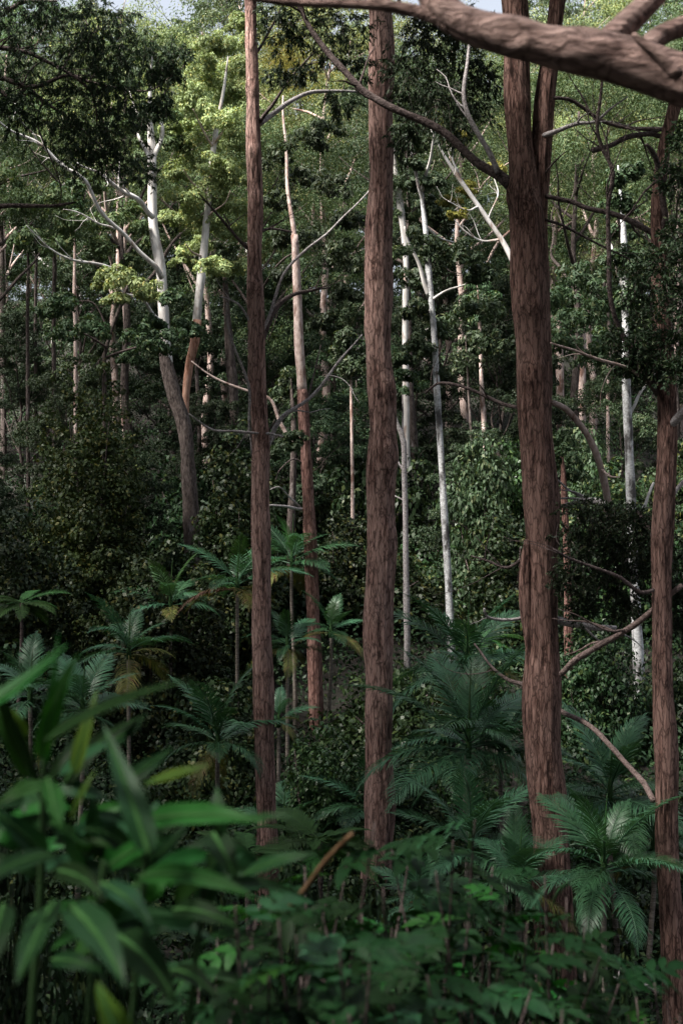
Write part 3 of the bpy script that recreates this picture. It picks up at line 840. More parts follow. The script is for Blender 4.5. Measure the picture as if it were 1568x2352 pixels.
# ------------------------------------------------------------------ the brown trunks in front
Y1 = 27
t1 = thing('eucalyptus_tree', 'tall slim brown furrowed trunk with bare dead side limbs', 'tree', base_of(612, Y1))
hero_trunk(t1, [(566, -420, 22), (572, -200, 26), (577, 0, 27), (581, 250, 31), (585, 520, 35), (589, 720, 38), (594, 950, 41), (598, 1150, 42), (603, 1400, 45), (606, 1650, 46), (610, 1850, 47), (613, 1960, 49), below(616, Y1, 56)],
           Y1, 'bark', 51, knots=[(577, 205, 0.12, 0.07), (590, 460, 0.1, 0.04), (587, 660, 0.13, 0.08), (597, 985, 0.12, 0.06), (583, 355, 0.1, 0.05), (606, 1460, 0.12, 0.03), (574, 100, 0.1, 0.05)])
for i, (pts, dy, m, tw_) in enumerate([
        ([(594, 285, 14), (625, 262, 12), (665, 235, 10), (720, 212, 9), (780, 206, 7), (840, 215, 5)], 1.5, 'dead', 3),
        ([(596, 280, 11), (620, 240, 8), (655, 195, 6), (700, 150, 5), (725, 120, 3)], -1.0, 'twig', 3),
        ([(574, 575, 9), (540, 545, 7), (500, 500, 6), (470, 460, 4), (455, 440, 2)], -0.8, 'twig', 3),
        ([(600, 790, 14), (615, 740, 13), (640, 700, 11), (680, 672, 9), (735, 662, 6), (760, 662, 3)], 1.0, 'twig', 3),
        ([(604, 760, 8), (630, 690, 7), (660, 620, 6), (700, 570, 6), (760, 530, 5), (810, 480, 4), (846, 438, 3)], 0.6, 'dead', 0),
        ([(605, 1050, 13), (622, 1005, 11), (655, 958, 10), (705, 915, 8), (770, 845, 6), (832, 765, 3)], 0.8, 'dead', 2),
        ([(578, 1045, 4), (573, 920, 6), (560, 860, 6), (540, 790, 5), (520, 740, 4), (518, 700, 3)], -1.2, 'dead', 0),
        ([(650, 1003, 5), (600, 994, 6), (540, 988, 6), (495, 990, 5), (465, 975, 4), (432, 952, 3)], -0.6, 'dead', 2),
        ([(585, 760, 6), (560, 710, 5), (530, 692, 4), (505, 684, 3)], -0.5, 'dead', 1),
        ([(590, 535, 8), (620, 528, 6), (670, 530, 4)], 0.8, 'twig', 2),
        ([(578, 130, 9), (600, 105, 7), (625, 60, 5), (650, 0, 3)], 0.5, 'twig', 2)]):
    add_branch(t1, pts, Y1, dy, m, seed=140 + i, twigs=tw_, wob=0.03)

Y2 = 26
t2 = thing('eucalyptus_tree', 'thick central brown trunk, straight and branchless, lightest of the near trunks', 'tree', base_of(866, Y2))
hero_trunk(t2, [(862, -420, 44), (868, -200, 50), (874, 30, 54), (873, 200, 55), (874, 430, 58), (873, 580, 61), (871, 720, 61), (874, 900, 62), (873, 1060, 63), (874, 1220, 66), (871, 1400, 66), (869, 1560, 65), (868, 1800, 66), (867, 2000, 68), below(867, Y2, 80)],
           Y2, 'bark', 52, knots=[(893, 1045, 0.22, 0.09), (856, 610, 0.2, 0.05), (892, 905, 0.2, 0.06), (876, 1610, 0.12, 0.05), (857, 1010, 0.16, 0.04), (880, 1500, 0.16, 0.03), (898, 1240, 0.25, 0.05), (850, 750, 0.2, 0.04)])

Y3 = 22
t3 = thing('eucalyptus_tree', 'thickest brown trunk, forking high up into two stems', 'tree', base_of(1275, Y3))
hero_trunk(t3, [(1150, -420, 40), (1166, -200, 46), (1180, 0, 56), (1184, 200, 58), (1192, 360, 62), (1202, 470, 70), (1214, 560, 80), (1219, 700, 80), (1226, 900, 80), (1232, 1060, 76), (1238, 1200, 76), (1243, 1400, 78), (1249, 1620, 82), (1258, 1820, 84), (1266, 2050, 85), (1274, 2250, 88), below(1282, Y3, 110)],
           Y3, 'bark_dark', 53, knots=[(1210, 695, 0.16, 0.09), (1207, 855, 0.16, 0.08), (1203, 480, 0.2, 0.09), (1168, 440, 0.16, 0.08), (1242, 1560, 0.3, 0.03), (1196, 250, 0.12, 0.05)])
hero_trunk(t3, [(1320, -420, 26), (1300, -200, 34), (1277, 0, 38), (1262, 130, 42), (1246, 240, 46), (1238, 380, 46), (1238, 520, 44), (1243, 700, 42), (1248, 860, 38), (1250, 960, 30)], Y3 + 0.12, 'bark_dark', 54, furrow=0.018, name='second_stem')
hero_trunk(t3, [(1208, 1240, 10), (1206, 1300, 26), (1207, 1380, 30), (1212, 1450, 24), (1216, 1520, 12)], Y3 - 0.1, 'bark_dark', 55, 24, name='buttress')
for i, (pts, dy, m, tw_) in enumerate([
        ([(1172, 425, 28), (1140, 398, 24), (1090, 366, 20), (1020, 310, 19), (950, 268, 18), (880, 232, 17), (820, 200, 16), (775, 150, 15), (740, 95, 13), (700, 40, 11), (670, 0, 9)], 1.6, 'twig', 5),
        ([(1142, 395, 14), (1125, 350, 13), (1100, 310, 12), (1070, 262, 11), (1060, 215, 10), (1075, 150, 8), (1082, 100, 6)], 0.8, 'dead', 3),
        ([(1245, 312, 14), (1280, 298, 11), (1320, 280, 9), (1365, 274, 7), (1400, 245, 5), (1442, 218, 3)], -0.6, 'dead', 2),
        ([(1248, 226, 10), (1300, 226, 9), (1340, 245, 9), (1390, 275, 9), (1450, 295, 9), (1530, 303, 12)], 0.5, 'twig', 3),
        ([(1252, 450, 12), (1310, 463, 11), (1350, 482, 11), (1420, 500, 12), (1500, 536, 16)], -0.5, 'twig', 4),
        ([(1252, 505, 7), (1320, 530, 6), (1380, 560, 5), (1440, 600, 4)], 0.5, 'twig', 3),
        ([(1198, 938, 11), (1150, 925, 9), (1100, 905, 8), (1050, 888, 7), (1005, 880, 6), (975, 900, 4)], 0.8, 'twig', 5),
        ([(1268, 925, 12), (1310, 945, 14), (1345, 985, 15), (1370, 1050, 16), (1385, 1110, 17), (1398, 1185, 18)], 0.8, 'pink', 2),
        ([(1395, 1165, 16), (1370, 1152, 15), (1330, 1150, 13), (1285, 1158, 9)], 0.4, 'dead', 3),
        ([(1275, 1425, 20), (1310, 1435, 18), (1360, 1442, 16), (1410, 1440, 11)], 0.5, 'dead', 2),
        ([(1206, 1418, 9), (1170, 1424, 8), (1130, 1424, 7), (1112, 1418, 6), (1110, 1402, 5)], -0.4, 'dead', 1),
        ([(1205, 1280, 9), (1170, 1300, 7), (1130, 1290, 6), (1080, 1280, 3)], 0.6, 'twig', 4),
        ([(1250, 400, 6), (1275, 370, 4), (1300, 345, 2)], -0.4, 'twig', 1)]):
    add_branch(t3, pts, Y3, dy, m, seed=160 + i, twigs=tw_, wob=0.03)
sprays(t3, [(960, 235, 45), (1055, 150, 50), (1000, 100, 46), (930, 170, 40), (1085, 255, 38), (1010, 220, 46), (1100, 180, 36), (970, 60, 45), (1060, 60, 45), (940, 300, 26), (1040, 300, 28)],
        Y3 + 2.2, 'gum_dark', 57, 1.0, 60, 22, 0.085, 0.022, loose=0.55)
sprays(t3, [(700, 60, 40), (760, 110, 36), (665, 100, 30), (740, 40, 36), (810, 60, 34), (640, 40, 26), (780, 230, 24), (690, 170, 20), (820, 150, 24), (930, 330, 20), (640, 170, 18)],
        Y3 + 2.5, 'gum_dark', 58, 0.8, 34, 20, 0.085, 0.022, name='hanging_sprays', loose=0.6)

Y4 = 20
t4 = thing('eucalyptus_tree', 'dark brown trunk at the frame edge hung with dark leaves', 'tree', base_of(1550, Y4))
hero_trunk(t4, [(1600, 0, 24), (1572, 150, 28), (1545, 260, 30), (1525, 350, 31), (1512, 470, 32), (1512, 600, 36), (1518, 750, 40), (1526, 900, 43), (1530, 1050, 44), (1526, 1180, 46), (1520, 1300, 46), (1521, 1450, 47), (1524, 1650, 49), (1527, 1850, 51), (1538, 2050, 55), (1556, 2250, 62), below(1572, Y4, 80)],
           Y4, 'bark_dark', 59, knots=[(1525, 880, 0.14, 0.07), (1515, 1540, 0.14, 0.04), (1520, 1010, 0.12, 0.04)])
for i, (pts, dy, m, tw_) in enumerate([
        ([(1512, 905, 20), (1485, 870, 18), (1450, 810, 14), (1425, 760, 12), (1403, 680, 11), (1396, 580, 11), (1392, 480, 10), (1408, 395, 10), (1385, 330, 9), (1370, 280, 8), (1378, 180, 6)], -0.8, 'twig', 6),
        ([(1540, 1290, 12), (1500, 1240, 12), (1460, 1180, 14)], 1.0, 'twig', 0),
        ([(1512, 540, 16), (1530, 500, 15), (1520, 430, 14), (1500, 360, 12), (1480, 330, 8)], -0.5, 'twig', 3),
        ([(1360, 345, 14), (1400, 332, 12), (1440, 312, 12), (1500, 305, 12), (1540, 320, 12)], 0.4, 'twig', 3),
        ([(1565, 1345, 12), (1520, 1380, 13), (1450, 1440, 14), (1380, 1480, 15), (1320, 1512, 15), (1284, 1548, 14)], 0.8, 'dead_brown', 3),
        ([(1500, 1838, 15), (1458, 1780, 13), (1402, 1716, 12), (1345, 1662, 12), (1285, 1626, 12), (1215, 1582, 11), (1165, 1560, 9), (1120, 1525, 6), (1090, 1480, 4)], 5.6, 'dead_brown', 3),
        ([(1530, 985, 20), (1555, 960, 22), (1585, 940, 24)], -0.3, 'dead', 0),
        ([(1515, 1350, 10), (1470, 1360, 9), (1420, 1330, 9), (1370, 1310, 8), (1310, 1285, 6), (1270, 1260, 4)], -0.6, 'twig', 4),
        ([(1505, 890, 8), (1450, 855, 8), (1380, 830, 7), (1320, 800, 6), (1265, 788, 4)], -0.8, 'pink', 3),
        ([(1545, 560, 10), (1568, 540, 9), (1600, 500, 8)], -0.5, 'twig', 0),
        ([(1530, 1190, 9), (1550, 1130, 10), (1590, 1080, 10)], 0.5, 'dead', 0)]):
    add_branch(t4, pts, Y4, dy, m, seed=190 + i, twigs=tw_, wob=0.025)
sprays(t4, [(1480, 640, 44), (1530, 600, 44), (1560, 680, 44), (1500, 720, 46), (1460, 780, 40), (1530, 790, 44), (1500, 840, 30), (1440, 840, 26), (1570, 540, 36), (1560, 850, 30), (1550, 420, 34), (1565, 320, 26)],
        Y4 - 0.8, 'gum_dark', 60, 0.7, 60, 20, 0.06, 0.03, hang=0.4, loose=0.5)
sprays(t4, [(1340, 1190, 36), (1390, 1230, 40), (1440, 1260, 40), (1480, 1310, 40), (1330, 1260, 36), (1420, 1330, 36), (1540, 1290, 36), (1370, 1330, 32), (1500, 1230, 36), (1560, 1420, 30), (1440, 1400, 28), (1340, 1390, 24), (1550, 1360, 26), (1400, 1190, 32), (1450, 1200, 34), (1310, 1330, 28)],
        Y4 + 1.2, 'gum_dark', 61, 0.7, 65, 20, 0.06, 0.03, hang=0.4, name='lower_crown', loose=0.55)


def shade_crown(tree, px, py, Y, n, spread, r, seed, mat='gum_deep'):  # unseen crown held above the frame, leaves oversized to block light
    rng = np.random.default_rng(seed)
    c = P(px, py, Y)
    cc = c + rng.normal(0, 1, (n, 3)) * np.array((spread, spread, spread * 0.55))
    zmin = ZC + 0.36 * cc[:, 1] * 1.03 + r * 1.3
    cc[:, 2] = np.maximum(cc[:, 2], zmin)
    V, Q = clumps_to_crown(rng, cc, np.full(n, r), 8, 42, 0.3, 0.14, 0.9, 0.7, 0.45, -0.4)
    part('crown', V, Q, MAT[mat], tree, False)
    st = []
    p0 = P(px, py + 150, Y)
    for k in range(0, n, 2):
        st.append(tube(spline([(*p0, 0.09), (*((p0 + cc[k]) / 2 + rng.normal(0, 0.3, 3)), 0.06), (*cc[k], 0.02)], 0.5), 6))
    V, Q = join(st)
    part('upper_branches', V, Q, MAT['twig'], tree)


shade_crown(t1, 520, -420, Y1 + 2, 26, 3.2, 1.2, 801)
shade_crown(t2, 862, -420, Y2 + 2, 26, 3.2, 1.2, 802)
shade_crown(t3, 1190, -480, Y3 - 3, 46, 3.6, 1.2, 803)  # set forward to shade the trunks and palms on the right
shade_crown(t4, 1680, -400, Y4, 24, 2.8, 1.2, 804)

# ------------------------------------------------------------------ dark boughs coming in at the upper left
YL = 26
ul = thing('eucalyptus_tree', 'dark leafy boughs reaching in across the upper corner', 'tree', base_of(-420, YL))
hero_trunk(ul, [(-380, -700, 60), (-385, 0, 80), (-400, 700, 90), (-410, 1500, 100), below(-420, YL, 120)], YL, 'bark_dark', 62, 24, step=0.3)
for i, (pts, dy, tw_) in enumerate([
        ([(-380, 420, 40), (-200, 300, 26), (-60, 215, 18), (0, 182, 13), (40, 195, 11), (80, 200, 10), (130, 178, 8), (165, 170, 7), (195, 192, 6), (215, 225, 5), (222, 290, 3)], -0.5, 6),
        ([(-390, 500, 38), (-200, 330, 20), (-40, 205, 12), (30, 232, 9), (60, 200, 9), (100, 230, 8), (140, 255, 6), (190, 300, 5), (240, 350, 3)], 0.5, 6),
        ([(-390, 560, 38), (-200, 500, 20), (-50, 484, 13), (20, 472, 11), (70, 470, 10), (130, 474, 8), (175, 468, 5)], -0.5, 2),
        ([(-380, 100, 36), (-200, 60, 20), (-60, 50, 14), (10, 30, 12), (60, 5, 9), (130, 2, 5)], 0.5, 3),
        ([(-380, 200, 30), (-150, 120, 18), (20, 110, 11), (120, 150, 8), (220, 190, 7), (330, 210, 4), (400, 170, 3)], 0.8, 8),
        ([(130, 178, 6), (180, 110, 5), (230, 60, 3)], 0.3, 5), ([(100, 230, 5), (90, 300, 4), (140, 420, 3), (140, 470, 2)], 0.2, 3)]):
    add_branch(ul, pts, YL, dy, 'twig', seed=220 + i, twigs=tw_, wob=0.02)
sprays(ul, [(30, 60, 58), (90, 120, 60), (20, 150, 58), (60, 210, 50), (205, 60, 44), (250, 40, 40), (190, 120, 44), (255, 110, 44), (330, 120, 38), (290, 150, 34), (405, 130, 30), (375, 165, 24),
             (240, 190, 46), (290, 230, 42), (170, 220, 46), (120, 270, 46), (200, 290, 44), (270, 300, 40), (330, 260, 30), (370, 240, 24), (240, 370, 34), (320, 390, 28), (180, 350, 34), (40, 0, 60), (110, 30, 40), (30, 260, 34)],
        YL, 'gum_dark', 63, 1.2, 52, 24, 0.085, 0.022, loose=0.55)

shade_crown(ul, -100, -520, YL - 5, 44, 3.6, 1.2, 805, 'gum_dark')  # unseen crown spread over the gully to shade the near trunks

# ------------------------------------------------------------------ vine mounds, shrubs, undergrowth
def mound(rng, w, d, h, n, per, L, W, subr):
    """A leafy mass standing on the ground: sub-domes over an uneven ellipsoid shell."""
    z = rng.uniform(0.0, 1, n)
    a = rng.uniform(0, 6.283, n)
    q = np.sqrt(1 - z * z)
    lump = 1 + 0.16 * np.sin(3 * a + rng.uniform(0, 6)) * q + 0.12 * np.sin(5 * a + 7 * z + rng.uniform(0, 6))
    k = (rng.random(n) ** 0.35) * lump
    S = np.stack([q * np.cos(a) * w * k, q * np.sin(a) * d * k, z * h * k], 1)
    return domes(rng, S, subr * rng.uniform(0.6, 1.4, n), per, L, W, flat=0.85, droop=0.8, low=-0.5)


def mound_meshes(seed, w, d, h, n, per, L, W, subr, mat):
    rng = np.random.default_rng(seed)
    V, Q = mound(rng, w, d, h, n, per, L, W, subr)
    st = []
    for k in range(6):
        a = rng.uniform(0, 6.28)
        e = np.array((math.cos(a) * w * 0.6, math.sin(a) * d * 0.6, h * rng.uniform(0.5, 0.9)))
        st.append(tube(spline([(0.1 * math.cos(a), 0.1 * math.sin(a), -0.3, 0.05), (*(e * 0.4 + rng.normal(0, 0.1, 3)), 0.035), (*e, 0.01)], 0.4), 6))
    sV, sQ = join(st)
    return mesh_quads('foliage', V, Q, MAT[mat], False), mesh_quads('stems', sV, sQ, MAT['twig'], True)


# shrub shapes by height over width
SHR = {0.8: [], 1.4: [], 2.4: []}
for ratio, lst in SHR.items():
    for i in range(3):
        lst.append(mound_meshes(310 + i + int(ratio * 100), 1.0, 1.0, ratio, int(80 + 60 * ratio), 55, 0.095, 0.055, 0.23, 'shrub'))


def stand(px, py_top, Y, wpx, kind, name, label, cat, group=None, mat=None, rz=None, sink=0.25, depth=None, per=56):
    """Stand a leafy mass on the ground at pixel column px; its top shows at py_top and it is wpx wide."""
    x, y, z = base_of(px, Y)
    top = P(px, py_top, Y)[2]
    h = max(0.5, top - z + sink)
    w = M(wpx, Y) / 2
    t = thing(name, label, cat, (x, y, z - sink), group)
    if kind == 'vine':
        d = depth or w
        area = w * h * 3 + d * h * 2 + w * d
        f, st = mound_meshes(int(px + py_top), w, d, h, int(40 + area * 8), per, 0.13, 0.09, 0.36, mat or 'vine')
    else:
        q = min(SHR, key=lambda k: abs(math.log(h / w / k)))
        f, st = SHR[q][int(kind) % 3]
        t.scale = (w, w, h / q)
        t.rotation_euler = (0, 0, rnd.uniform(0, 6.28))
    f = link('foliage', f, t)
    if mat:
        set_mat(f, mat)
    link('stems', st, t)
    return t


stand(215, 890, 43, 270, 'vine', 'vine_thicket', 'great rounded mound of vines over dead trees, widest in the forest', 'vines', rz=0.3, depth=2.6, mat='vine_painted_lit')
stand(545, 1010, 41, 190, 'vine', 'vine_thicket', 'tall vine curtain between the twin gum base and the slim brown trunk', 'vines', rz=1.4, depth=2.0)
stand(60, 1200, 38, 260, 'vine', 'vine_thicket', 'low dark vine bank below the great mound at the frame edge', 'vines', rz=2.2, depth=2.0)
stand(360, 1290, 37, 300, 'vine', 'vine_thicket', 'wide vine bank behind the fresh young palm', 'vines', rz=4.2, depth=2.0)
stand(800, 1190, 44, 150, 'vine', 'vine_thicket', 'dark vine column behind the central brown trunk', 'vines', rz=5.2, depth=2.0)
stand(965, 1330, 47, 170, 'vine', 'vine_thicket', 'leafy vine bank right beside the central brown trunk', 'vines', rz=3.1, depth=2.0)
stand(1165, 1200, 41, 190, 'vine', 'vine_thicket', 'vine bank between the white pole gum and the forked tree', 'vines', rz=0.9, depth=2.2)
stand(1390, 1090, 46, 260, 'vine', 'vine_thicket', 'broad vine bank behind the white gum on the far side of the forked tree', 'vines', rz=2.7, depth=2.2)
stand(510, 1560, 33, 260, 'vine', 'vine_thicket', 'dense leafy bank between two palms left of the slim brown trunk', 'vines', rz=1.9, depth=2.0)
stand(745, 1690, 30, 230, 0, 'shrub', 'bright leafy shrub at the foot of the red stringybark', 'shrub', mat='shrub_fresh')
stand(1100, 1030, 46, 190, 1, 'shrub', 'tall green bush halfway between white pole gum and forked tree', 'shrub', mat='gum_deep')
stand(1370, 1440, 35, 230, 1, 'shrub', 'low dark bush behind the limb between the forked tree and the edge trunk', 'shrub', mat='shrub')
stand(1330, 1000, 47, 180, 2, 'shrub', 'green bush on the slope just past the forked trunk', 'shrub', mat='gum_deep')

for r, (Y, n, half, top0, top1, phrase) in enumerate([
        (49, 8, 14.0, 1020, 1120, 'dark shrub of the highest row under the gums'),
        (44, 8, 12.5, 1200, 1300, 'shrub of the upper row on the lower slope'),
        (36, 7, 10.0, 1500, 1590, 'shrub of the middle row above the palms'),
        (31, 7, 8.6, 1720, 1800, 'shrub of the row among the palms'),
        (28, 7, 8.0, 1840, 1920, 'shrub of the row behind the low palms'),
        (25, 6, 7.0, 1980, 2060, 'shrub on the gully floor between the near trunks')]):
    xs = sorted(-half + 2 * half * (i + 0.5) / n + rnd.uniform(-0.5, 0.5) for i in range(n))
    for i, x in enumerate(xs):
        Yi = Y + rnd.uniform(-1.5, 1.5)
        px = 784 + x / (FW * Yi) * 1568
        if Y < 40 and 650 < px < 800:
            px += 110
        stand(px, rnd.uniform(top0, top1), Yi, rnd.uniform(1.1, 1.7) * 2 * half / n / (FW * Yi) * 1568 * 0.75, (i + r) % 3, 'shrub', phrase + ', ' + ORD[i] + ' from the left', 'shrub',
              'shrubs under the gum trees', mat=['shrub', 'vine', 'shrub', 'shrub_fresh'][(i * 3 + r) % 4])


for i, (px, top, Y, w, lab) in enumerate([
        (480, 2120, 6.4, 300, 'dark soft bush on the bank behind the broad leaved plant'), (690, 2060, 7.0, 280, 'dark bush on the bank below the slim brown trunk'),
        (880, 2110, 6.2, 290, 'dark bush on the bank below the central trunk'), (1060, 2130, 7.2, 300, 'dark bush on the bank below the largest palm'),
        (1230, 2200, 6.4, 290, 'dark bush on the bank covering the foot of the forked trunk'), (1400, 2240, 7.0, 260, 'dark bush on the bank right of the forked trunk'),
        (240, 2060, 6.0, 360, 'dark bush hidden behind the broad leaves'), (40, 2000, 6.5, 300, 'dark bush in the lower corner of the frame')]):
    stand(px, top, Y, w, i, 'shrub', lab, 'shrub', 'bushes on the near bank', mat='shrub')


def undergrowth():
    rng = np.random.default_rng(77)
    n = 3100
    Y = rng.uniform(18, 82, n)
    x = rng.uniform(-1, 1, n) * (0.27 * Y + 2)
    S = np.stack([x, Y, ground(x, Y) + rng.uniform(0, 0.5, n)], 1)
    V, Q = domes(rng, S, rng.uniform(0.5, 1.3, n), 60, 0.15, 0.08, flat=0.9, droop=0.7, low=-0.1)
    m = 700
    Y = rng.uniform(80, 128, m)
    x = rng.uniform(-1, 1, m) * (0.27 * Y + 2)
    S = np.stack([x, Y, ground(x, Y) + rng.uniform(0, 1.0, m)], 1)
    V, Q = join([(V, Q), domes(rng, S, rng.uniform(0.8, 1.8, m), 50, 0.26, 0.14, flat=0.9, droop=0.7, low=-0.1)])
    o = link('undergrowth', mesh_quads('undergrowth', V, Q, MAT['shrub'], False))
    tag(o, 'low leafy undergrowth covering the gully floor and slope', 'undergrowth', kind='stuff')


undergrowth()


# ------------------------------------------------------------------ palms and tree ferns
def frond_mesh(seed, L=1.5, n=46, arch=1.0, ll=0.46, lw=0.026, hang=0.5, fern=False):
    """A feather frond: rachis arching out along +X; two ranks of leaflets."""
    rng = np.random.default_rng(seed)
    t = np.linspace(0, 1, 24)
    ang = arch * (0.15 + 1.1 * t ** 1.6)             # bends over towards the tip
    dx = np.cos(ang) * L / 23
    dz = -np.sin(ang) * L / 23
    x = np.concatenate([[0], np.cumsum(dx[:-1])])
    z = np.concatenate([[0], np.cumsum(dz[:-1])])
    y = 0.05 * L * np.sin(t * 2.2 + rng.uniform(0, 3)) * t
    rac = np.stack([x, y, z, 0.016 * (1 - 0.85 * t)], 1)
    V0, Q0 = tube(rac, 5)
    bits = [(V0, Q0)]
    f = np.linspace(0.14, 0.99, n)
    for side in (-1, 1):
        px, py, pz, a = (np.interp(f, t, k) for k in (x, y, z, ang))
        p = np.stack([px, py, pz], 1)
        tang = np.stack([np.cos(a), np.zeros(n), -np.sin(a)], 1)
        up = np.stack([np.sin(a), np.zeros(n), np.cos(a)], 1)
        prof = (np.sin(np.clip(f * 1.02 + 0.05, 0, 1) * math.pi) ** 0.55) * (1 - 0.25 * f)
        if fern:
            prof = np.sin(np.clip(0.12 + 0.9 * f, 0, 1) * math.pi) ** 0.8
        ln = ll * np.maximum(prof, 0.12) * rng.uniform(0.88, 1.1, n)
        sw = np.array((0, side, 0))[None]
        fwd = (0.45 + 0.7 * f)[:, None]
        d0 = norm(sw + tang * fwd + up * 0.28 + rng.normal(0, 0.05, (n, 3)))
        d1 = norm(d0 + np.array((0, 0, -1)) * hang * rng.uniform(0.5, 1.5, (n, 1)))
        d2 = norm(d1 + np.array((0, 0, -1)) * hang * 1.2 * rng.uniform(0.5, 1.5, (n, 1)))
        wd = norm(tang - (tang * d0).sum(1, keepdims=True) * d0)
        w = lw * np.clip(ln / ll, 0.4, 1)[:, None]
        l = ln[:, None]
        p1 = p + d0 * l * 0.4
        p2 = p1 + d1 * l * 0.35
        p3 = p2 + d2 * l * 0.25
        tw = up * 0.3
        V = np.stack([p - wd * w * 0.25, p + wd * w * 0.25, p1 + (wd + tw) * w * 0.5, p1 - (wd + tw) * w * 0.5,
                      p2 + (wd + tw) * w * 0.4, p2 - (wd + tw) * w * 0.4, p3 + wd * w * 0.04, p3 - wd * w * 0.04], 1)
        b = (np.arange(n) * 8)[:, None]
        Q = np.concatenate([b + np.array((0, 1, 2, 3)), b + np.array((3, 2, 4, 5)), b + np.array((5, 4, 6, 7))])
        bits.append((V.reshape(-1, 3), Q))
    V, Q = join(bits)
    return mesh_quads('frond', V, Q, MAT['palm'], False)


FRONDS = [frond_mesh(400, arch=0.9), frond_mesh(401, arch=1.25, hang=0.7), frond_mesh(402, arch=0.65, hang=0.35), frond_mesh(403, arch=1.15, hang=0.8)]
FERNF = [frond_mesh(410, n=60, arch=0.6, ll=0.34, lw=0.03, hang=0.25, fern=True), frond_mesh(411, n=60, arch=0.9, ll=0.34, lw=0.03, hang=0.3, fern=True)]


def palm(px, py, Y, rpx, label, seed, nf=12, old=2, fresh=1, dead=0, mat='palm', fern=False, name='palm_tree', cat='palm', group='palms in the gully', spear=True):
    r = random.Random(seed)
    x, y, z = base_of(px, Y)
    crown = P(px, py, Y)
    h = max(0.3, crown[2] - z)
    s = M(rpx, Y) / 0.86
    t = thing(name, label, cat, (x, y, z), group)
    lx, ly = r.uniform(-0.15, 0.15), r.uniform(-0.1, 0.1)
    base_r = 0.05 if h > 1.5 else 0.06
    path = spline([(x - lx, y - ly, z - 0.3, base_r * 1.5), (x - lx * 0.8, y, z + h * 0.3, base_r), (x, y, z + h * 0.75, base_r * 0.85), (x, y, z + h, base_r * 0.8)], 0.2)
    V, Q = tube(path, 12, 0.02, np.random.default_rng(seed))
    part('trunk', V, Q, MAT['twig' if fern else 'palm_stem'], t)
    if not fern:
        V, Q = tube(spline([(x, y, z + h - 0.1, base_r), (x, y, z + h + 0.1 * s, base_r * 1.15), (x, y, z + h + 0.35 * s, base_r * 0.45)], 0.08), 12)
        part('crownshaft', V, Q, MAT['stem_green'], t)
        if spear:
            V, Q = tube(spline([(x, y, z + h, 0.02), (x + 0.02, y, z + h + 0.6 * s, 0.016), (x + 0.05, y, z + h + 1.15 * s, 0.004)], 0.1), 6)
            part('spear_leaf', V, Q, MAT['palm_fresh'], t)
    az = r.uniform(0, 6.28)
    nf = int(nf * 1.35)
    for k in range(nf):
        f = k / max(1, nf - 1)                       # 0 youngest (upright) .. 1 oldest (hanging)
        az += 2.4 + r.uniform(-0.25, 0.25)
        elev = (1.3 - 1.35 * f ** 0.85) + r.uniform(-0.28, 0.28)
        if fern:
            elev = 0.55 - 0.6 * f + r.uniform(-0.1, 0.1)
        me = FERNF[k % 2] if fern else FRONDS[2 if f < 0.2 else r.choice((0, 1, 2)) if f < 0.75 else r.choice((0, 3, 1))]
        o = link('frond', me, t)
        sc = s * r.uniform(0.7, 1.15)
        o.location = (0, 0, h + (0.2 * s * (1 - f) if not fern else 0))
        o.rotation_euler = Matrix.Rotation(az, 4, 'Z').to_3x3().to_euler()
        o.rotation_euler = (Matrix.Rotation(az, 3, 'Z') @ Matrix.Rotation(-elev, 3, 'Y') @ Matrix.Rotation(r.uniform(-0.3, 0.3), 3, 'X')).to_euler()
        o.scale = (sc, sc, sc)
        mm = mat
        if k >= nf - dead:
            mm = 'palm_dead'
        elif k >= nf - dead - old:
            mm = 'palm_old'
        elif k < fresh:
            mm = 'palm_fresh'
        if fern:
            mm = 'fern'
        if mm != 'palm':
            set_mat(o, mm)
    return t


palm(392, 1395, 36, 85, 'small fresh green palm above the vine bank, its two upright fronds spread like wings', 501, 9, 1, 3)
palm(545, 1355, 35, 95, 'palm with yellowed lower fronds half behind the slim brown trunk', 502, 11, 4, 1, 1)
palm(670, 1300, 38, 90, 'shaded palm behind the slim trunk beside the red stringybark', 503, 11, 2, 1)
palm(296, 1505, 32, 88, 'thin stemmed palm with yellowish drooping fronds above the broad foreground leaves', 504, 11, 4, 0)
palm(500, 1715, 27, 108, 'palm with a spiky spear and one yellow hanging frond left of the slim trunk', 505, 11, 2, 0)
palm(760, 1455, 36, 62, 'little palm just right of the red stringybark trunk', 506, 9, 2, 1)
palm(660, 1490, 35, 66, 'little dark palm between the slim trunk and the red stringybark', 507, 9, 3, 0)
palm(640, 1660, 32, 52, 'very small yellowish palm peeping past the slim brown trunk', 508, 7, 3, 0)
palm(1072, 1545, 29, 140, 'large palm with broad arching fronds in front of the white pole gum', 509, 13, 2, 0, 1)
palm(1075, 1730, 25, 165, 'largest palm, upright feather fronds beside the central brown trunk', 510, 14, 0, 0)
palm(1150, 1740, 26, 130, 'palm touching the forked trunk with a bright young frond', 511, 12, 2, 1)
palm(1080, 1965, 22, 135, 'low dark palm on the gully floor below the largest palm', 512, 12, 0, 0)
palm(1400, 1840, 23, 130, 'blue green palm between the forked trunk and the edge trunk', 513, 12, 0, 0)
palm(1385, 2010, 20, 140, 'lowest palm at the foot of the edge trunk with fanned fronds', 514, 13, 0, 1)
palm(1190, 2040, 21, 110, 'low palm with drooping fronds against the foot of the forked trunk', 515, 10, 1, 0)
palm(1500, 1960, 23, 110, 'dark palm behind the edge trunk low in the gully', 516, 10, 1, 0)
palm(190, 1640, 26, 100, 'pale fronded palm almost hidden behind the broad foreground leaves', 517, 11, 1, 0)
palm(70, 1610, 27, 90, 'palm at the frame edge behind the broad foreground leaves', 518, 10, 0, 0)
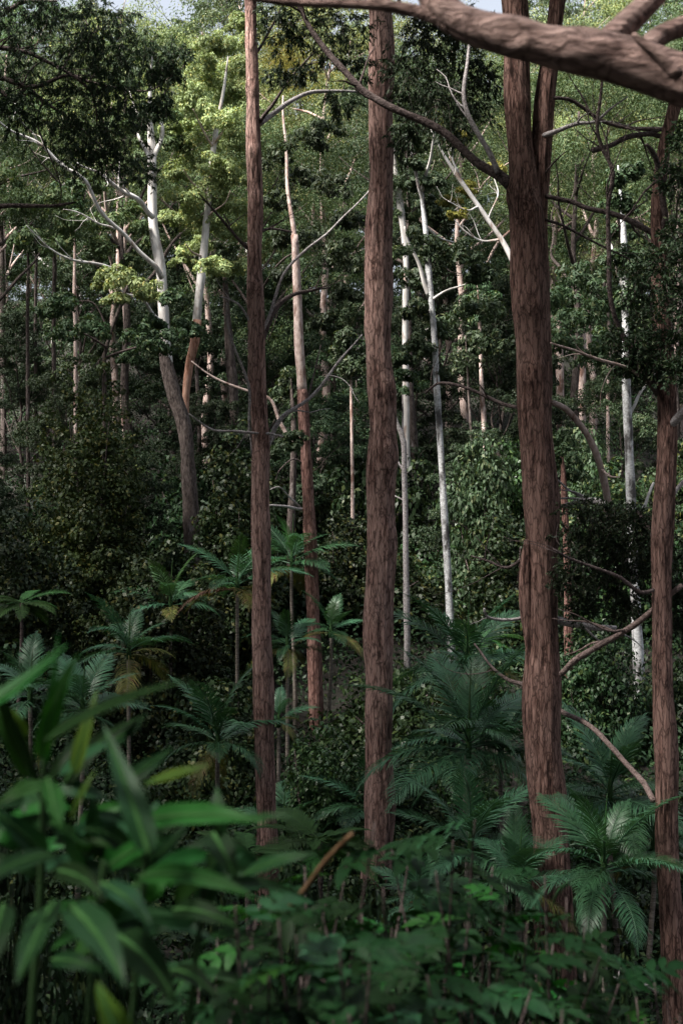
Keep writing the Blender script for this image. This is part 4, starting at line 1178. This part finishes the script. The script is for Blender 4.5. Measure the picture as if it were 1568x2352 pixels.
palm(850, 1870, 29, 95, 'palm behind the foot of the central brown trunk', 519, 10, 1, 0)
palm(650, 1930, 30, 95, 'palm fronds around the foot of the slim brown trunk', 520, 9, 2, 0)
palm(960, 2080, 19, 90, 'dark palm low between the central and forked trunks', 521, 10, 1, 0)
palm(50, 1385, 34, 62, 'bright green tree fern at the frame edge under the dark vines', 530, 11, fern=True, name='tree_fern', cat='fern', group='tree ferns')
palm(735, 1930, 22, 105, 'spreading dark tree fern low between the slim and central trunks', 531, 11, fern=True, name='tree_fern', cat='fern', group='tree ferns')
palm(570, 1960, 21, 80, 'tree fern left of the foot of the slim brown trunk', 532, 10, fern=True, name='tree_fern', cat='fern', group='tree ferns')
palm(1110, 1470, 36, 60, 'small bright fern clump behind the large arching palm', 533, 9, fern=True, name='tree_fern', cat='fern', group='tree ferns')

# ------------------------------------------------------------------ the near limb across the upper right
YN = 3.0
nl = thing('eucalyptus_tree', 'weathered brown limb sweeping close across the upper right corner', 'tree', (1.75, 3.2, float(ground(1.75, 3.2))))
hero_trunk(nl, [(2420, -2400, 300), (2400, -600, 340), (2420, 600, 380), (2450, 2400, 420), below(2480, 3.2, 520)], 3.2, 'bark_dark', 71, 32, step=0.08)
rl = np.random.default_rng(72)
pth = px_path([(2440, 560, 230), (2100, 400, 190), (1840, 280, 150), (1700, 226, 128), (1568, 186, 118), (1434, 143, 112), (1284, 114, 92), (1184, 86, 80), (1100, 66, 80), (1040, 40, 72), (1002, 2, 66), (968, -60, 58), (920, -180, 46)], YN, 0.25, 0.015)
V, Q = tube(pth, 64, 0.045, rl, [(1.25, 2.9, 0.05, 0.02), (1.45, 3.4, 0.04, 0.012), (1.6, 2.6, 0.04, 0.012), (1.1, 3.6, 0.05, 0.015)], 0.022)
part('limb', V, Q, MAT['limb'], nl)
for pts, yo, dy in (([(1040, 44, 44), (1000, 40, 36), (950, 26, 30), (880, 14, 25), (800, 9, 22), (720, 7, 20), (620, 0, 19), (480, -30, 15)], 0.18, 0.1),
                    ([(1380, 108, 60), (1415, 80, 60), (1449, 45, 58), (1484, 10, 52), (1530, -40, 46), (1600, -140, 40)], 0.22, 0.2),
                    ([(1500, 150, 56), (1490, 108, 50), (1524, 78, 46), (1568, 60, 46), (1640, 30, 44), (1760, -40, 36)], 0.2, 0.2),
                    ([(1560, 176, 30), (1500, 120, 26), (1470, 96, 20), (1452, 78, 10)], -0.04, 0.0)):
    V, Q = tube(px_path(pts, YN + yo, dy, 0.015), 36, 0.06, rl, (), 0.022)
    part('branch', V, Q, MAT['limb'], nl)
rcn = np.random.default_rng(806)
ccn = np.array((6.5, 6.0, 20.0)) + rcn.normal(0, 1, (24, 3)) * np.array((1.6, 2.0, 1.6))  # unseen crown added above the frame for shade
V, Q = clumps_to_crown(rcn, ccn, np.full(24, 1.0), 6, 40, 0.2, 0.08, 0.9, 0.7, 0.45, -0.4)
part('crown', V, Q, MAT['gum_deep'], nl, False)
pn = P(2420, -2400, 3.2)
for k in range(0, 24, 3):
    V, Q = tube(spline([(*pn, 0.12), (*((pn + ccn[k]) / 2 + rcn.normal(0, 0.4, 3) + np.array((0, 0, 0.8))), 0.08), (*ccn[k], 0.02)], 0.5), 6)
    part('upper_branch', V, Q, MAT['twig'], nl)


# ------------------------------------------------------------------ broad leaved plant close to the camera, lower left
def blade(p0, p1, p2, width, hint, nl=14, nw=6, wave=0.04, seed=0, cup=0.22, shape=0.55):
    """A lanceolate leaf along a quadratic curve; hint: which way its face looks."""
    rng = np.random.default_rng(seed)
    t = np.linspace(0, 1, nl)
    c = (1 - t)[:, None] ** 2 * p0 + (2 * t * (1 - t))[:, None] * p1 + (t ** 2)[:, None] * p2
    tg = norm(np.gradient(c, axis=0))
    s = norm(np.cross(tg, hint))
    n = np.cross(s, tg)
    prof = np.sin(np.pi * t ** shape) ** 0.9
    prof[0], prof[-1] = 0.06, 0.0
    u = np.linspace(-1, 1, nw + 1)
    ph = rng.uniform(0, 6)
    V = []
    for k in range(nl):
        w = width * 0.5 * max(prof[k], 0.02)
        edge = wave * width * np.sin(t[k] * 16 + ph + np.sign(u) * 1.3) * np.abs(u) ** 2
        V.append(c[k] + s[k] * (u * w)[:, None] + n[k] * (np.abs(u) * w * cup + edge * prof[k])[:, None])
    V = np.vstack(V)
    i = np.arange(nl - 1)[:, None] * (nw + 1)
    j = np.arange(nw)[None]
    Q = np.stack([i + j, i + j + 1, i + nw + 2 + j, i + nw + 1 + j], -1).reshape(-1, 4)
    return V, Q


YG = 1.6
gp = thing('broad_leaved_plant', 'broad leaved green plant filling the lower left corner close up', 'plant', (-0.42, 1.75, float(ground(-0.42, 1.75))))
GL = [  # base, middle, tip (px), width px, depth base, depth tip, material
    ((105, 1760), (118, 1600), (135, 1447), 26, 1.62, 1.6, 'ginger'),
    ((-60, 1640), (50, 1580), (158, 1478), 52, 1.5, 1.55, 'ginger'),
    ((92, 1745), (120, 1600), (183, 1498), 56, 1.55, 1.5, 'ginger'),
    ((108, 1700), (250, 1600), (448, 1560), 50, 1.5, 1.35, 'ginger_dark'),
    ((170, 1780), (195, 1680), (224, 1585), 44, 1.7, 1.72, 'ginger_yellow'),
    ((345, 1965), (300, 1820), (236, 1660), 78, 1.45, 1.55, 'ginger_blue'),
    ((335, 1800), (410, 1775), (483, 1757), 40, 1.7, 1.65, 'ginger_yellow'),
    ((85, 1790), (20, 1650), (-20, 1530), 66, 1.65, 1.5, 'ginger_dark'),
    ((70, 1790), (30, 1660), (-60, 1560), 60, 1.7, 1.7, 'ginger'),
    ((285, 1800), (340, 1760), (400, 1715), 48, 1.75, 1.8, 'ginger_dark'),
    ((150, 1800), (200, 1700), (340, 1640), 56, 1.85, 1.9, 'ginger_dark'),
    ((330, 1885), (470, 1855), (610, 1890), 74, 1.6, 1.5, 'ginger'),
    ((540, 1885), (610, 1872), (682, 1876), 26, 1.55, 1.5, 'ginger_blue'),
    ((320, 2015), (450, 1985), (592, 2068), 62, 1.55, 1.45, 'ginger'),
    ((505, 1920), (500, 1860), (498, 1803), 56, 1.7, 1.72, 'ginger_blue'),
    ((112, 1790), (125, 1850), (140, 1912), 62, 1.5, 1.42, 'ginger'),
    ((162, 1885), (185, 1820), (222, 1765), 20, 1.6, 1.6, 'ginger_yellow'),
    ((125, 1965), (30, 1970), (-60, 2045), 66, 1.5, 1.4, 'ginger_blue'),
    ((125, 2075), (80, 2150), (38, 2262), 100, 1.5, 1.35, 'ginger_blue'),
    ((160, 2080), (240, 2140), (288, 2268), 108, 1.48, 1.34, 'ginger_blue'),
    ((235, 2030), (300, 2050), (352, 2140), 78, 1.6, 1.5, 'ginger_blue'),
    ((270, 2150), (360, 2200), (405, 2310), 100, 1.65, 1.55, 'ginger_dark'),
    ((120, 2205), (180, 2200), (245, 2238), 52, 1.7, 1.66, 'ginger_dark'),
    ((310, 2440), (250, 2340), (224, 2254), 90, 1.3, 1.3, 'ginger_yellow'),
    ((390, 2230), (440, 2220), (505, 2300), 70, 1.7, 1.6, 'ginger_dark'),
    ((490, 1915), (520, 1960), (545, 2025), 70, 1.75, 1.7, 'ginger_dark'),
    ((110, 1975), (50, 1900), (-40, 1850), 72, 1.6, 1.55, 'ginger_blue'),
    ((560, 2010), (640, 1965), (730, 1962), 46, 1.9, 1.85, 'ginger_blue'),
    ((120, 1800), (60, 1800), (-10, 1850), 60, 1.75, 1.7, 'ginger'),
    ((300, 1960), (250, 1900), (190, 1905), 66, 1.7, 1.65, 'ginger_dark'),
    ((120, 2000), (200, 2000), (240, 2070), 64, 1.6, 1.5, 'ginger_dark'),
    ((330, 1990), (400, 1940), (440, 1880), 50, 1.8, 1.8, 'ginger_dark'),
    ((250, 1990), (330, 1930), (395, 1925), 56, 1.66, 1.6, 'ginger'),
    ((10, 2080), (-10, 2150), (-30, 2260), 80, 1.6, 1.5, 'ginger_dark'),
    ((400, 2090), (470, 2080), (560, 2140), 64, 1.75, 1.7, 'ginger_dark'),
    ((60, 1700), (30, 1640), (-10, 1610), 44, 1.8, 1.8, 'ginger_yellow'),
    ((200, 1960), (170, 1900), (110, 1890), 50, 1.75, 1.7, 'ginger'),
    ((260, 1700), (290, 1690), (338, 1638), 40, 1.9, 1.9, 'ginger_dark'),
]
for i, (a, b, c, w, ya, yb, m) in enumerate(GL):
    rr = random.Random(i)
    hint = np.array((rr.uniform(-0.5, 0.5), -0.9, rr.uniform(0.4, 1.0)))
    V, Q = blade(P(*a, ya), P(*b, (ya + yb) / 2 - 0.03), P(*c, yb), M(w * 0.85, (ya + yb) / 2), hint, seed=i, wave=0.05 if w > 45 else 0.02)
    lf = part('leaf', V, Q, MAT[m], gp)
    cl = V.reshape(14, 7, 3)[:13, 3] + np.array((0, -0.0012, 0.0006))
    rib = tube(np.hstack([cl, np.linspace(0.0024, 0.0006, 13)[:, None] * w / 60]), 6)
    link('midrib', mesh_quads('midrib', rib[0] - np.array(gp.location), rib[1], MAT['rib'], True), lf)
rg = random.Random(91)
for i in range(70):                      # slimmer leaves filling in behind the large ones
    bx, by = rg.choice([(100, 1790), (150, 1880), (220, 1980), (300, 1950), (110, 1990), (350, 2020), (430, 2080), (60, 1900), (200, 2140), (320, 2150), (480, 2000)])
    bx += rg.uniform(-40, 40)
    by += rg.uniform(-40, 60)
    an = rg.uniform(-0.4, 3.6)
    ln = rg.uniform(90, 210)
    tx, ty = bx + math.cos(an) * ln, by - math.sin(an) * ln * 0.75
    if ty < 1600 + abs(tx - 120) * 0.55:
        ty = 1600 + abs(tx - 120) * 0.55
    ya = rg.uniform(1.75, 2.1)
    V, Q = blade(P(bx, by, ya), P((bx + tx) / 2, (by + ty) / 2 - rg.uniform(10, 50), ya - 0.03), P(tx, ty + rg.uniform(0, 30), ya + rg.uniform(-0.1, 0.1)), M(rg.uniform(24, 52), ya),
                 np.array((rg.uniform(-0.6, 0.6), -0.8, rg.uniform(0.3, 1.0))), seed=300 + i)
    part('leaf', V, Q, MAT[rg.choice(['ginger', 'ginger_dark', 'ginger_dark', 'ginger_blue'])], gp)
for i, pts in enumerate([[(104, 1700, 14), (100, 1850, 16), (95, 2050, 18), (70, 2400, 20), (60, 2900, 22)], [(240, 1980, 12), (220, 2150, 14), (200, 2400, 16), (180, 2900, 18)],
                         [(340, 1880, 12), (330, 2050, 13), (300, 2400, 15), (270, 2900, 16)], [(500, 1900, 9), (470, 2050, 11), (430, 2400, 13), (400, 2900, 15)]]):
    V, Q = tube(px_path(pts, 1.66 + 0.04 * i, 0.1, 0.04), 10)
    part('stem', V, Q, MAT['stem_green'], gp)


# ------------------------------------------------------------------ low leafy shrubs along the bank in front
def small_leaf(seed):
    """A compound leaf: seven to nine pointed leaflets in pairs on one stalk, unit length."""
    rng = np.random.default_rng(seed)
    bits = [tube(spline([(0, 0, 0, 0.012), (0.4, 0, 0.06, 0.009), (0.8, 0, 0.0, 0.004)], 0.1), 5)]
    spots = [(0.28, -1), (0.28, 1), (0.5, -1), (0.5, 1), (0.7, -1), (0.7, 1), (0.8, 0)] + ([(0.14, -1), (0.14, 1)] if seed % 2 else [])
    for f, sd in spots:
        L = rng.uniform(0.3, 0.42) * (1.0 if sd else 1.15)
        p0 = np.array((f, 0, 0.07 * math.sin(f * 3)))
        d = np.array((0.75, sd * 0.8, rng.uniform(-0.15, 0.1))) if sd else np.array((1.0, 0, -0.1))
        d = d / np.linalg.norm(d)
        p2 = p0 + d * L + np.array((0, 0, -0.06))
        bits.append(blade(p0, (p0 + p2) / 2 + np.array((0, 0, 0.05)), p2, L * 0.42, np.array((rng.uniform(-0.3, 0.3), rng.uniform(-0.3, 0.3), 1.0)), 7, 2, 0.06, seed, 0.2, 0.7))
    V, Q = join(bits)
    return mesh_quads('leaf', V, Q, MAT['ginger'], True)


SL = [small_leaf(i) for i in range(4)]


def bank_shrub(label, root_px, Y, tips, leaf, mats, seed, per=11, low=0.25):
    r = random.Random(seed)
    x, y, z = base_of(root_px, Y)
    t = thing('leafy_shrub', label, 'shrub', (x, y, z), 'leafy shrubs along the bank')
    z0 = np.array((x, y, z))
    for (px, py) in tips:
        yy = Y + r.uniform(-0.5, 0.5)
        tip = P(px, py, yy)
        base = z0 + np.array((r.uniform(-0.15, 0.15), r.uniform(-0.15, 0.15), -0.1))
        mid = base * 0.45 + tip * 0.55 + np.array((r.uniform(-0.08, 0.08), 0, 0.15))
        path = spline([(*base, 0.006), (*mid, 0.0045), (*tip, 0.002)], 0.05)
        V, Q = tube(path, 6)
        part('stem', V, Q, MAT['twig'], t)
        for k in range(per):
            f = low + (1 - low) * (k + r.random()) / per
            p = path[min(len(path) - 1, int(f * len(path))), :3]
            o = link('leaf', SL[r.randrange(4)], t)
            o.location = tuple(p - z0)
            o.rotation_euler = (r.uniform(-0.5, 0.5), r.uniform(-0.35, 0.6), r.uniform(0, 6.28))
            s = leaf * r.uniform(0.65, 1.25)
            o.scale = (s, s, s)
            m = mats[r.randrange(len(mats))]
            if m != 'ginger':
                set_mat(o, m)


G3 = ['ginger', 'ginger_dark', 'ginger_blue', 'ginger_dark', 'ginger_dark', 'ginger_dark']  # mostly dark leaves; the bank's shade is put into their colour
bank_shrub('blurred leafy shrub reaching up over the foot of the central trunk', 800, 3.0,
           [(860, 1890), (800, 1960), (900, 1950), (760, 2010), (700, 1990), (880, 2040), (940, 1960), (830, 2080), (740, 2100), (960, 2080), (900, 2130)], 0.15, G3, 601, 17, 0.2)
bank_shrub('blurred leafy shrub in front of the low dark palm', 1060, 3.3,
           [(1090, 1880), (1040, 1930), (1130, 1990), (1000, 2000), (1080, 2060), (1160, 2080), (1030, 2120), (1210, 2120), (960, 2150), (1110, 2170)], 0.15, G3, 602, 17, 0.2)
bank_shrub('blurred leafy shrub across the foot of the forked trunk', 1240, 3.5,
           [(1250, 2010), (1300, 2060), (1200, 2140), (1340, 2130), (1270, 2160), (1380, 2190), (1230, 2220), (1420, 2260), (1320, 2250)], 0.15, G3, 603, 17, 0.2)
bank_shrub('blurred dark shrub beside the broad leaved plant', 560, 2.6,
           [(540, 2080), (600, 2060), (640, 2110), (500, 2150), (580, 2160), (680, 2150), (620, 2210), (530, 2240), (690, 2230), (460, 2220)], 0.15, G3, 604, 17, 0.2)
bank_shrub('blurred shrub along the bottom edge below the central trunk', 850, 2.5,
           [(780, 2180), (850, 2190), (920, 2200), (740, 2250), (820, 2270), (900, 2280), (980, 2240), (680, 2300), (960, 2320), (800, 2330), (1020, 2290)], 0.15, G3, 605, 17, 0.2)
bank_shrub('blurred shrub along the bottom edge below the forked trunk', 1200, 2.8,
           [(1080, 2230), (1150, 2240), (1220, 2270), (1060, 2300), (1130, 2310), (1200, 2330), (1290, 2320), (1350, 2330), (1400, 2340)], 0.15, G3, 606, 17, 0.2)
bank_shrub('blurred low leaves in the bottom corner under the edge trunk', 1470, 3.2,
           [(1460, 2290), (1500, 2240), (1530, 2300), (1440, 2330), (1560, 2330), (1480, 2340)], 0.15, G3, 607, 17, 0.2)

dr = thing('dry_twig', 'orange brown dry twig slanting among the blurred leaves', 'twig', tuple(P(700, 2080, 2.2)))
V, Q = tube(px_path([(808, 1915, 2.5), (775, 1948, 5), (735, 1992, 6.5), (704, 2036, 6), (660, 2090, 6)], 2.2, 0.1, 0.02), 8, 0.1, np.random.default_rng(5))
dr.location = tuple(P(660, 2090, 2.3))
part('stem', V, Q, MAT['stem_tan'], dr)
fb = thing('fallen_branch', 'bare pale fallen branch in the dark gap by the edge trunk', 'branch', base_of(1470, 19))
V, Q = join([tube(px_path([(1400, 2240, 4), (1430, 2255, 8), (1470, 2262, 11), (1510, 2275, 12)], 18.5, 0.3, 0.05), 8, 0.1, np.random.default_rng(6)),
             tube(px_path([(1425, 2255, 5), (1420, 2235, 4), (1426, 2222, 2)], 18.5, 0, 0.05), 6), tube(px_path([(1450, 2258, 5), (1456, 2245, 3)], 18.5, 0, 0.05), 6)])
part('stem', V, Q, MAT['dead'], fb)
